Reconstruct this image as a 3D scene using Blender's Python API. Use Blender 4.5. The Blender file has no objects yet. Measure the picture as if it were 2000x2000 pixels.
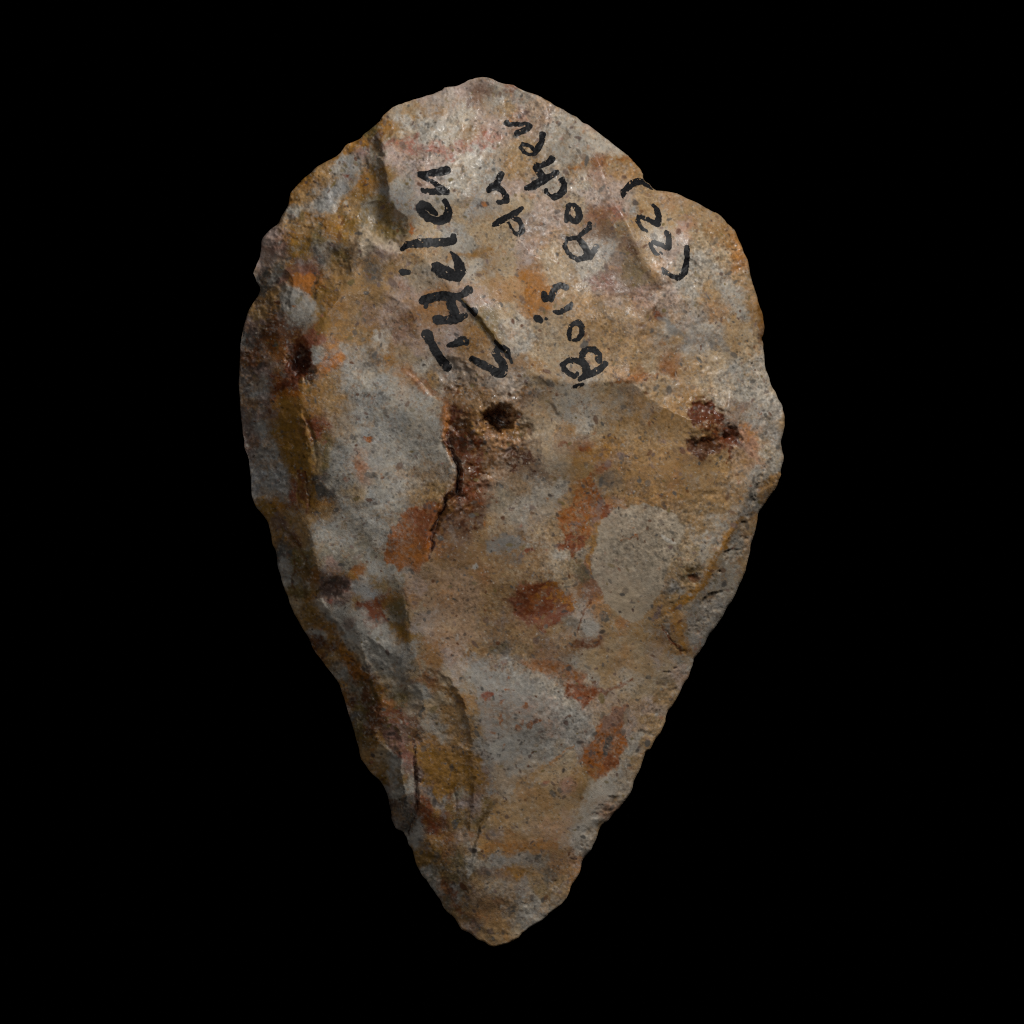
import bpy, math
import numpy as np

# ------------------------------------------------------------------ camera, world, light, exposure
sc = bpy.context.scene
PX = 7.5e-5            # one photo unit in metres: the hand axe is about 127 mm long
EDGE = 0.0115          # height of the knapped edge above the cloth
DIST = 4.0

cam = bpy.data.cameras.new('camera')
cam.sensor_width = 36.0
cam.lens = 36.0 * DIST / (2000 * PX)
cam.clip_start = 0.05
cam.clip_end = 20
camo = bpy.data.objects.new('camera', cam)
camo.location = (0, 0, EDGE + DIST)
sc.collection.objects.link(camo)
sc.camera = camo

world = bpy.data.worlds.new('World')
sc.world = world
world.use_nodes = True
world.node_tree.nodes['Background'].inputs[0].default_value = (1, 1, 1, 1)
world.node_tree.nodes['Background'].inputs[1].default_value = 0.006


def area(name, loc, target, size, power, col=(1, 1, 1)):
    l = bpy.data.lights.new(name, 'AREA')
    l.shape = 'DISK'
    l.size = size
    l.energy = power
    l.color = col
    o = bpy.data.objects.new(name, l)
    o.location = loc
    d = np.array(target) - np.array(loc)
    from mathutils import Vector
    o.rotation_euler = Vector(d).to_track_quat('-Z', 'Y').to_euler()
    sc.collection.objects.link(o)
    return o


area('studio_lamp_key', (0.29, 0.43, 0.37), (0.01, 0.01, 0.012), 0.17, 2.85, (1.0, 0.98, 0.945))
area('added_fill_light', (-0.25, 0.10, 0.60), (0, 0, 0.012), 0.3, 0.58, (1.0, 0.98, 0.96))  # unseen fill light, added to lift the dark left flank

sc.cycles.use_denoising = False
sc.cycles.filter_width = 1.15
sc.view_settings.view_transform = 'Standard'
sc.view_settings.look = 'None'
sc.view_settings.exposure = 0.0
sc.view_settings.gamma = 1.0
sc.view_settings.use_curve_mapping = False

# ------------------------------------------------------------------ cloth the stone lies on
def new_mat(name):
    m = bpy.data.materials.new(name)
    m.use_nodes = True
    nt = m.node_tree
    return m, nt, nt.nodes['Principled BSDF']


mb, nt, bs = new_mat('black_velvet')
bs.inputs['Base Color'].default_value = (0.0, 0.0, 0.0, 1)
bs.inputs['Roughness'].default_value = 1.0
bs.inputs['Specular IOR Level'].default_value = 0.0
me = bpy.data.meshes.new('backdrop')
me.from_pydata([(-3, -3, 0), (3, -3, 0), (3, 3, 0), (-3, 3, 0)], [], [(0, 1, 2, 3)])
me.materials.append(mb)
bd = bpy.data.objects.new('backdrop', me)
bd['kind'] = 'structure'
bd['label'] = 'plain black studio backdrop under the stone'
sc.collection.objects.link(bd)

# ------------------------------------------------------------------ drafting frames (where measurements were taken)
K = 1932 / 550
FR = {'A': (450, 120, K), 'B': (1000, 120, K), 'C': (450, 600, K), 'D': (1000, 600, K),
      'E': (450, 1000, K), 'F': (950, 1000, K), 'G': (650, 1350, K), 'S': (0, 0, 1.0),
      'T1': (770, 310, 9.66), 'T2': (770, 460, 9.66), 'T3': (810, 570, 9.66), 'T4': (930, 220, 9.66),
      'T5': (930, 340, 9.66), 'T6': (1020, 400, 9.66), 'T7': (1020, 560, 9.66), 'T8': (1190, 340, 9.66)}


def T(f, s):
    """'x,y x,y,w ...' measured in frame f -> array in photo units (extra columns kept; widths scaled)"""
    ox, oy, k = FR[f]
    out = []
    for p in s.split():
        v = [float(t) for t in p.split(',')]
        out.append([ox + v[0] / k, oy + v[1] / k] + ([v[2] / k] if len(v) > 2 else []))
    return np.array(out)


# ------------------------------------------------------------------ outline of the stone
OUT = np.vstack([
    T('A', '70,1932 100,1790 135,1690 180,1620 200,1560 180,1510 158,1455 175,1400 200,1350 210,1290 218,1220 260,1170 330,1110 350,1070 395,990 405,930 430,880 475,830 540,775 600,720 690,670 755,630 790,580 830,555 890,525 930,490 980,450 1030,405 1040,380 1085,340 1115,310 1200,280 1300,250 1365,232 1420,210 1450,195 1480,178 1560,165 1610,140 1660,120 1750,106 1800,122 1850,145'),
    T('B', '0,160 40,180 90,205 200,245 260,280 300,310 350,330 390,362 430,372 480,412 530,440 600,490 660,540 720,585 780,635 830,685 870,725 895,770 905,800 940,840 980,880 1005,888 1100,898 1160,918 1230,955 1300,985 1360,1020 1410,1045 1460,1090 1520,1155 1545,1200 1570,1260 1600,1330 1625,1390 1632,1450 1650,1510 1670,1580 1690,1650'),
    T('D', '1712,30 1728,100 1732,130 1722,180 1715,210 1722,260 1730,320 1735,400 1752,460 1775,520 1800,570 1830,630 1855,690 1872,750 1868,800 1862,850 1848,920 1850,970 1862,1010 1860,1060 1845,1110 1840,1160 1820,1210 1790,1270 1750,1320 1720,1370'),
    T('F', '1870,0 1860,50 1850,110 1830,170 1812,230 1805,290 1788,350 1778,410 1750,470 1720,540 1690,600 1650,660 1610,730 1560,800 1510,880 1470,950 1425,1010 1410,1070 1380,1140 1345,1200 1300,1290 1260,1340 1240,1380 1228,1420 1225,1450 1190,1520 1160,1560 1130,1620 1095,1650 1075,1700 1050,1770 1010,1850 985,1932'),
    T('G', '1932,835 1880,890 1835,935 1815,1000 1780,1060 1755,1110 1710,1160 1700,1220 1670,1280 1635,1340 1615,1400 1590,1440 1540,1480 1480,1530 1420,1575 1350,1620 1300,1655 1270,1690 1220,1720 1170,1740 1120,1750 1080,1745 1040,1720 990,1700 950,1665 890,1630 850,1575 830,1550 790,1520 760,1480 735,1430 700,1380 650,1310 610,1250 570,1170 550,1090 520,1040 500,990 480,965 430,940 412,890 400,840 385,770 370,700 340,640 280,570 215,490 190,450 175,380 150,280 120,190 95,100'),
    T('E', '763,1229 730,1150 690,1100 640,1040 580,960 550,890 500,810 450,720 415,640 400,590 375,540 350,460 325,380 315,280 290,210 270,120 250,60 200,0'),
    T('C', '160,1340 145,1260 138,1170 130,1050 105,980 95,900 80,830 72,700 62,560 65,430 68,300 75,220 100,150'),
])
rng = np.random.default_rng(7)


def catmull(P, n=4):
    P0, P1, P2, P3 = np.roll(P, 1, 0), P, np.roll(P, -1, 0), np.roll(P, -2, 0)
    r = []
    for t in np.arange(n) / n:
        r.append(0.5 * (2 * P1 + (P2 - P0) * t + (2 * P0 - 5 * P1 + 4 * P2 - P3) * t * t + (3 * P1 - P0 - 3 * P2 + P3) * t ** 3))
    return np.stack(r, 1).reshape(-1, P.shape[1])


OUTL = catmull(OUT, 4)
_n = len(OUTL)
_j = np.convolve(np.r_[rng.normal(size=_n + 8)], np.ones(3) / 3, 'same')[4:4 + _n]
_t = np.roll(OUTL, -1, 0) - np.roll(OUTL, 1, 0)
_t /= np.linalg.norm(_t, axis=1)[:, None] + 1e-9
OUTL = OUTL + np.c_[_t[:, 1], -_t[:, 0]] * (_j * 1.1)[:, None]

# ------------------------------------------------------------------ rasters
X0, Y0, X1, Y1 = 436, 134, 1560, 1880


class Grid:
    def __init__(s, st):
        s.st = st
        s.xs = np.arange(X0, X1, st, dtype=np.float64)
        s.ys = np.arange(Y0, Y1, st, dtype=np.float64)
        s.X, s.Y = np.meshgrid(s.xs, s.ys)
        s.shape = s.X.shape


ST = 1.5
G = Grid(ST)
CO = Grid(4.0)


def fnoise(shape, scale, seed, aniso=1.0, ang=0.0):
    """smooth noise, std 1, feature size = scale cells"""
    h, w = shape
    r = np.random.default_rng(seed).normal(size=shape)
    fy = np.fft.fftfreq(h)[:, None]
    fx = np.fft.rfftfreq(w)[None, :]
    c, s_ = math.cos(ang), math.sin(ang)
    u = (fx * c + fy * s_) * aniso
    v = -fx * s_ + fy * c
    f = np.exp(-0.5 * (u * u + v * v) * (2 * math.pi * scale * 0.5) ** 2)
    o = np.fft.irfft2(np.fft.rfft2(r) * f, s=shape)
    return (o - o.mean()) / (o.std() + 1e-12)


def N(scale_px, seed, **k):
    return fnoise(G.shape, scale_px / ST, seed, **k)


def fbm(scale_px, seed, octv=4, gain=0.55):
    o = 0
    a = 1.0
    for i in range(octv):
        o = o + a * N(max(scale_px / 2 ** i, 1.5), seed + 31 * i)
        a *= gain
    return o / o.std()


def blur(a, scale):
    h, w = a.shape
    p = int(scale * 4) + 2
    b = np.pad(a, p, mode='edge')
    fy = np.fft.fftfreq(b.shape[0])[:, None]
    fx = np.fft.rfftfreq(b.shape[1])[None, :]
    f = np.exp(-0.5 * (fx * fx + fy * fy) * (2 * math.pi * scale) ** 2)
    return np.fft.irfft2(np.fft.rfft2(b) * f, s=b.shape)[p:p + h, p:p + w]


def bilin(a, g, X, Y):
    fx = np.clip((X - X0) / g.st, 0, a.shape[1] - 1.001)
    fy = np.clip((Y - Y0) / g.st, 0, a.shape[0] - 1.001)
    ix = fx.astype(int)
    iy = fy.astype(int)
    tx = fx - ix
    ty = fy - iy
    if a.ndim == 3:
        tx = tx[..., None]
        ty = ty[..., None]
    return (a[iy, ix] * (1 - tx) + a[iy, ix + 1] * tx) * (1 - ty) + (a[iy + 1, ix] * (1 - tx) + a[iy + 1, ix + 1] * tx) * ty


def inside(X, Y, P):
    r = np.zeros(X.shape, bool)
    A = P
    B = np.roll(P, -1, 0)
    for (x1, y1), (x2, y2) in zip(A, B):
        if y1 == y2:
            continue
        lo, hi = min(y1, y2), max(y1, y2)
        rows = np.where((Y[:, 0] >= lo) & (Y[:, 0] < hi))[0]
        if len(rows) == 0:
            continue
        sl = slice(rows[0], rows[-1] + 1)
        xc = x1 + (Y[sl, :1] - y1) * (x2 - x1) / (y2 - y1)
        r[sl] ^= X[sl] > xc
    return r


def segdist(X, Y, P, closed=False, signed=False):
    """distance to polyline; also parameter 0..1 along it and the interpolated third column"""
    A = P if closed else P[:-1]
    B = np.roll(P, -1, 0) if closed else P[1:]
    L = np.r_[0, np.cumsum(np.hypot(*(B - A)[:, :2].T))]
    best = np.full(X.shape, 1e9)
    par = np.zeros(X.shape)
    wid = np.zeros(X.shape)
    sd = np.ones(X.shape)
    for i, (a, b) in enumerate(zip(A, B)):
        d = b[:2] - a[:2]
        q = (d ** 2).sum() + 1e-9
        t = np.clip(((X - a[0]) * d[0] + (Y - a[1]) * d[1]) / q, 0, 1)
        ex = X - a[0] - t * d[0]
        ey = Y - a[1] - t * d[1]
        e = np.hypot(ex, ey)
        m = e < best
        best = np.where(m, e, best)
        par = np.where(m, (L[i] + t * (L[i + 1] - L[i])) / L[-1], par)
        if P.shape[1] > 2:
            wid = np.where(m, a[2] + t * (b[2] - a[2]), wid)
        if signed:
            sd = np.where(m, np.sign(d[0] * (Y - a[1]) - d[1] * (X - a[0])), sd)
    return best, par, wid, sd


# ------------------------------------------------------------------ relief: arrises (ridges) with heights, film between them
RIDGE = [
    '735,235,10 745,300,72 755,360,98 765,430,112',
    '713,450,120 750,466,134 785,482,146 835,520,166 880,560,182 925,610,194 1000,705,206',
    '713,450,120 690,500,124 660,560,126 640,620,130 622,680,130 598,730,120 585,800,108 600,900,104 615,930,106 692,996,121 752,1084,135 790,1150,150',
    '1000,705,206 965,780,204 905,890,198 870,1000,188 835,1100,174 790,1150,152 800,1250,134 836,1340,128 884,1372,130 935,1400,124 963,1478,112 968,1521,100 957,1555,92 935,1640,72 918,1710,50 905,1760,28',
    '1145,257,52 1168,310,84 1190,380,110 1225,440,126 1245,490,132 1262,515,134 1302,561,146',
    '1302,561,146 1292,650,166 1280,735,176',
    '1000,705,206 1060,738,208 1120,750,204 1195,745,198 1265,735,190 1320,745,178 1375,775,158 1410,820,128 1465,866,76',
    '1465,866,72 1478,905,62 1460,956,72 1440,1013,80 1400,1080,88 1360,1150,86 1322,1190,84 1330,1260,46',
    '620,1180,66 655,1210,76 690,1260,80 722,1320,76 742,1352,66',
    '1430,420,40 1462,520,44 1482,600,30',
    '560,560,70 545,650,72 540,760,64 545,860,60 560,960,56 575,1040,52 590,1130,46',
    '540,460,38 600,440,66 660,440,82 713,450,118',
    '718,1430,52 748,1400,74 772,1440,80 778,1520,70 774,1590,46',
]
SOFT = [  # x, y, height, radius, pull
    (950, 400, 128, 50, .02), (1000, 500, 168, 50, .02), (1090, 430, 132, 40, .02), (860, 400, 128, 50, .02),
    (1185, 450, 119, 26, .06), (1215, 520, 128, 24, .06), (1160, 540, 146, 30, .03), (950, 250, 56, 50, .02),
    (740, 445, 96, 14, .1), (700, 425, 78, 20, .05), (640, 380, 44, 40, .02), (1100, 650, 194, 50, .03),
    (1200, 660, 180, 40, .03), (1350, 650, 128, 40, .03), (1330, 480, 112, 40, .03), (1200, 900, 164, 55, .05), (1090, 850, 182, 45, .04),
    (1300, 900, 140, 50, .05), (1400, 920, 102, 30, .03), (1200, 1020, 148, 90, .03), (1000, 1100, 168, 50, .03),
    (1100, 1200, 140, 50, .03), (1250, 1120, 122, 40, .03), (1050, 1350, 128, 60, .03), (1170, 1340, 92, 40, .03),
    (1100, 1500, 78, 40, .03), (1050, 1620, 56, 40, .03), (980, 1720, 36, 30, .03), (740, 900, 138, 60, .03),
    (780, 760, 160, 50, .03), (700, 650, 142, 50, .02), (790, 620, 168, 40, .02), (740, 1230, 108, 40, .06),
    (860, 1500, 82, 30, .04), (850, 1640, 40, 30, .03), (640, 1080, 98, 45, .06), (690, 1080, 120, 30, .05), (850, 1250, 146, 30, .03),
]
inC = inside(CO.X, CO.Y, OUTL)
fixed = ~inC
zC = np.zeros(CO.shape)
tgt = np.zeros(CO.shape)
cnt = np.zeros(CO.shape)
for s in RIDGE:
    P = np.array([[float(t) for t in p.split(',')] for p in s.split()])
    for a, b in zip(P[:-1], P[1:]):
        n = int(np.hypot(*(b - a)[:2]) / 1.5) + 2
        for t in np.linspace(0, 1, n):
            q = a + (b - a) * t
            i, j = int(round((q[1] - Y0) / CO.st)), int(round((q[0] - X0) / CO.st))
            if inC[i, j]:
                tgt[i, j] += q[2]
                cnt[i, j] += 1
hard = cnt > 0
zC[hard] = tgt[hard] / cnt[hard]
fixed |= hard
wS = np.zeros(CO.shape)
vS = np.zeros(CO.shape)
for x, y, z, r, w in SOFT:
    k = w * np.exp(-((CO.X - x) ** 2 + (CO.Y - y) ** 2) / (2 * (r * .6) ** 2))
    wS += k
    vS += k * z
zz = zC.copy()
zz[~fixed] = 80
free = ~fixed
for it in range(2600):
    av = np.zeros_like(zz)
    av[1:-1, 1:-1] = 0.25 * (zz[:-2, 1:-1] + zz[2:, 1:-1] + zz[1:-1, :-2] + zz[1:-1, 2:])
    nw = (av + vS) / (1 + wS)
    zz = np.where(free, zz + 1.0 * (nw - zz), zz)
zz = 0.8 * zz + 0.2 * blur(zz, 2.0)
Z = bilin(zz, CO, G.X, G.Y)
Z = blur(Z, 1.5)

inG = inside(G.X, G.Y, OUTL)
# distance to the outline, exact on a coarse grid
dC = segdist(CO.X, CO.Y, OUTL, closed=True)[0]
dE = bilin(dC, CO, G.X, G.Y) * inG

fade_e = np.clip(dE / 26, 0, 1)
Z = np.maximum(Z, 0)
Z += 5 * np.sqrt(np.clip(dE, 0, 9) / 9)                       # blunt rim
Z += fade_e * (1.6 * fbm(110, 11, 2) + 0.6 * fbm(34, 12, 2))      # undulation
rough = np.clip(0.65 + 0.35 * fbm(120, 13, 2), 0.15, 1.6)
Z += np.clip(dE / 10, 0, 1) * rough * (0.22 * fbm(12, 14, 3) + 0.12 * N(3.2, 15))
# small retouch scars along the margin
ret = np.exp(-dE / 22) * np.clip(dE / 5, 0, 1)
Z += ret * 2.2 * fbm(30, 16, 2)


def bbox(P, m):
    a = max(int((P[:, 0].min() - m - X0) / ST), 0)
    b = min(int((P[:, 0].max() + m - X0) / ST) + 2, G.shape[1])
    c = max(int((P[:, 1].min() - m - Y0) / ST), 0)
    d = min(int((P[:, 1].max() + m - Y0) / ST) + 2, G.shape[0])
    return slice(c, d), slice(a, b)


WX = 2.2 * N(9, 21) + 1.0 * N(3.5, 22)
WY = 2.2 * N(9, 23) + 1.0 * N(3.5, 24)


def step(f, s, h, L, w=1.8, taper=.3):
    """hinge or step fracture: the side to the right of the drawing direction (photo view) is raised by h, the other lowered"""
    P = T(f, s)
    sl = bbox(P, L * 3.5)
    d, t, _, sg = segdist(G.X[sl] + WX[sl] * .5, G.Y[sl] + WY[sl] * .5, P, signed=True)
    e = np.clip(np.minimum(t, 1 - t) / taper, 0, 1)
    over = np.exp(-(d / L) ** 1.3)
    Z[sl] += h * np.tanh(sg * d / w) * over * e


def crack(f, s, depth, w, taper=.1):
    P = T(f, s)
    sl = bbox(P, w * 5 + 8)
    d, t, _, _ = segdist(G.X[sl] + .5 * WX[sl], G.Y[sl] + .5 * WY[sl], P)
    e = np.clip(np.minimum(t, 1 - t) / .3, 0, 1)
    Z[sl] -= .62 * depth * np.exp(-(d / w) ** 2) * e


def pit(f, x, y, rx, ry, depth, ang=0., p=2.0):
    ox, oy, k = FR[f]
    cx, cy, rx, ry = ox + x / k, oy + y / k, rx / k, ry / k
    sl = bbox(np.array([[cx, cy]]), max(rx, ry) * 2.5)
    u = G.X[sl] - cx + WX[sl] * 1.2
    v = G.Y[sl] - cy + WY[sl] * 1.2
    c, s_ = math.cos(ang), math.sin(ang)
    q = ((u * c + v * s_) / rx) ** 2 + ((-u * s_ + v * c) / ry) ** 2
    Z[sl] -= depth * np.exp(-q ** (p / 2))



# flake scars: shallow scoops that meet in crisp arrises
_zb = blur(Z, 26 / ST)
for x, y, rx, ry in [(1225, 1065, 150, 170), (1075, 1430, 130, 120), (1010, 1600, 90, 90), (1180, 1300, 110, 90)]:
    _k = np.exp(-(((G.X - x) / rx) ** 2 + ((G.Y - y) / ry) ** 2) ** 2)
    Z = Z * (1 - _k) + (_zb + .35 * fbm(9, 17, 3)) * _k
Zs = blur(Z, 14 / ST)
gy, gx = np.gradient(Zs, ST)


def scar(x, y, r, depth, ang=0., asp=1., flat=0.):
    j, i = int((x - X0) / ST), int((y - Y0) / ST)
    sl = bbox(np.array([[x, y]]), r * max(asp, 1) * 1.75 + 8)
    u = G.X[sl] - x + .55 * WX[sl]
    v = G.Y[sl] - y + .55 * WY[sl]
    c, s_ = math.cos(ang), math.sin(ang)
    a, b = (u * c + v * s_) / (r * asp), (-u * s_ + v * c) / r
    q_ = a * a + b * b
    bowl = Zs[i, j] + gx[i, j] * u + gy[i, j] * v - depth + 1.35 * depth * q_ + 30 * np.clip(q_ - 1, 0, 9) ** 2
    k = .8
    h = np.clip(.5 + .5 * (bowl - Z[sl]) / k, 0, 1)
    Z[sl] = bowl * (1 - h) + Z[sl] * h - k * h * (1 - h)


for a in '940,300,120,9,.3,1.3 1100,420,85,8,1.2,1.2 1330,640,110,8,1.3,1.3 1390,500,70,6,1.2,1.5 1380,1010,70,6,1.9,1.5 720,640,80,7,.9,1.6 800,560,60,6,.9,1.7 630,560,60,6,1.2,1.5 600,400,80,8,2.3,1.6 700,380,50,5,1.3,1.6 540,560,50,5,1.4,1.4 660,1300,50,6,1.0,1.8 855,1470,60,4,1.45,2.6 560,880,60,6,1.5,1.8 760,1440,40,5,1,1.3 738,438,38,15,.42,1.7 655,525,42,7,.9,1.5 1495,845,30,7,1.3,1.6 600,1130,34,6,1.2,1.5 585,1050,28,5,1.1,1.5 640,1230,34,6,1,1.6 700,1340,34,7,1.1,1.6 800,200,55,5,2.7,1.5 1020,225,50,4,.5,1.6 1172,275,34,7,.75,2.4 890,730,34,7,.3,1.5 1035,775,40,6,.9,1.5 1340,560,45,5,.4,1.8 820,1380,40,5,.8,1.6 745,1300,45,6,1.2,1.5 1420,880,45,6,.8,1.5 1330,1160,55,6,2.2,1.6'.split():
    scar(*[float(t) for t in a.split(',')])
# margin flaking
_cum = np.r_[0, np.cumsum(np.hypot(*(np.roll(OUTL, -1, 0) - OUTL).T))]
t_ = 0.
while t_ < _cum[-1] - 20:
    k_ = min(np.searchsorted(_cum, t_), len(OUTL) - 1)
    p, q = OUTL[k_], OUTL[(k_ + 3) % len(OUTL)]
    d_ = (q - p) / (np.linalg.norm(q - p) + 1e-9)
    nrm = np.array([-d_[1], d_[0]])
    r_ = rng.uniform(9, 30) * (1.3 if p[0] < 760 else .7)
    c_ = p + nrm * r_ * rng.uniform(.35, 1.1)
    if X0 + 8 < c_[0] < X1 - 8 and Y0 + 8 < c_[1] < Y1 - 8 and inG[int((c_[1] - Y0) / ST), int((c_[0] - X0) / ST)]:
        scar(c_[0], c_[1], r_, r_ * rng.uniform(.05, .13) * (1.35 if p[0] < 760 else .7), math.atan2(nrm[1], nrm[0]), rng.uniform(1.0, 1.9))
    t_ += r_ * rng.uniform(.5, 1.1)
Z = np.maximum(Z, np.minimum(dE * .35, 3))

# right of drawing direction is raised
step('A', '985,440 1030,640 1065,850 1105,1150', -6, 70, 5, .15)
step('A', '890,1160 950,1205 1050,1255 1190,1310', 17, 42, 6, .2)
step('A', '930,1180 900,1330 850,1480', 5, 30, 6)
step('S', '893,572 925,612 965,662 1001,706', -5, 22, 3)
step('B', '520,1625 640,1622 780,1608 930,1590 1060,1553', 12, 42, 3, .2)
step('B', '780,1130 830,1290 880,1420 1060,1553', -2.2, 34, 6)
step('D', '250,630 290,700 340,760', -2, 16, 3)
step('D', '700,520 850,480 1000,470 1250,540', 3.5, 26)
step('C', '1180,410 1280,500 1360,590 1470,650', 2.5, 18, 2.5)
step('C', '1470,650 1500,760 1460,900 1530,1020 1570,1150', 6, 18)
step('C', '1500,1250 1450,1400 1400,1530 1350,1720', 4, 16)
crack('C', '1480,800 1520,1000 1570,1130 1560,1280 1490,1330 1440,1430 1390,1540 1355,1720', 30, 5)
crack('C', '470,650 520,760 570,900 590,1050 590,1160', 7, 4)
crack('C', '510,1140 540,1280 545,1400', 6, 3)
crack('C', '460,1200 465,1370', 4, 2.2)
crack('E', '340,80 420,180 500,290 520,400 510,590', 8, 4)
crack('E', '440,330 430,480 440,600', 6, 4)
step('E', '830,870 900,960 950,1090', -4, 14)
crack('E', '960,1130 990,1270 1000,1300 930,1350 890,1420 880,1560', 9, 5)
step('G', '560,330 568,520 580,720 575,830 510,985', -3, 22, 3)
crack('G', '560,330 565,500 580,700 575,820 510,985', 7, 3.5)
crack('G', '820,640 850,760 830,900', 4, 3)
step('G', '1060,830 1000,960 940,1240', -4, 20)
crack('G', '1080,800 1040,880 1000,960', 6, 5)
crack('E', '1190,520 1215,680 1215,860', 2.5, 3)
crack('F', '720,590 660,720 630,830', 2.5, 2)
crack('F', '1200,780 1270,880 1340,980', 3, 2.5)
crack('F', '1100,1290 1180,1200', 2, 1.6)
pit('C', 1840, 780, 96, 88, 55, 0, 4)
pit('C', 1570, 850, 65, 120, 16)
pit('C', 1520, 950, 60, 60, 10)
pit('D', 60, 840, 70, 70, 10)
pit('C', 1680, 1000, 120, 120, 6)
pit('C', 480, 400, 120, 70, 18, 1.2, 3)
pit('E', 690, 530, 110, 60, 16, -.3, 3)
pit('D', 1350, 720, 110, 60, 14, .5, 3)
pit('D', 1500, 880, 70, 60, 14, 0, 3)
pit('D', 1290, 950, 100, 45, 11, 0, 3)
pit('F', 370, 630, 190, 160, 4, 0, 4)
pit('F', 1410, 450, 45, 40, 6)
pit('F', 1420, 385, 60, 25, 4)
pit('F', 835, 1600, 25, 75, 3, .3)
pit('G', 600, 600, 30, 40, 4)
pit('G', 580, 340, 40, 40, 5)
# pitted vuggy zone round the cavity
vz = np.zeros(G.shape)
for (x, y, r) in [(965, 800, 55), (930, 840, 45), (985, 875, 45), (930, 930, 40), (890, 980, 35), (1000, 770, 35), (905, 745, 40), (1385, 830, 45)]:
    vz = np.maximum(vz, np.exp(-((G.X - x) ** 2 + (G.Y - y) ** 2) / (2 * (r * .7) ** 2)))
Z += vz * (1.8 * fbm(13, 61, 3) - 2.5 * np.clip(N(8, 62) - .8, 0, 3))
Z += 1.5 * np.exp(-dE / 60) * np.clip(dE / 8, 0, 1) * (G.X < 700) * fbm(24, 63, 2)
Z = np.where(inG, Z, 0)

# ------------------------------------------------------------------ mineral colours (reflectance, sRGB coded)
PAL = dict(g=(168, 163, 153), lg=(194, 185, 171), bg=(158, 154, 148), dg=(94, 89, 83), pk=(182, 158, 146), rd=(162, 94, 74),
           be=(181, 157, 124), tn=(162, 128, 84), oc=(157, 110, 46), yo=(138, 102, 40), **{'or': (176, 108, 42)},
           ru=(124, 64, 32), br=(100, 62, 36), db=(52, 24, 14), ol=(118, 100, 58), pu=(130, 108, 98))


def lin(c):
    c = np.asarray(c, float) / 255
    return np.where(c <= .04045, c / 12.92, ((c + .055) / 1.055) ** 2.4)


PALL = {k: lin(v) for k, v in PAL.items()}


def col(key):
    return np.mean([PALL[k] for k in key.split('+')], axis=0)


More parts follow.
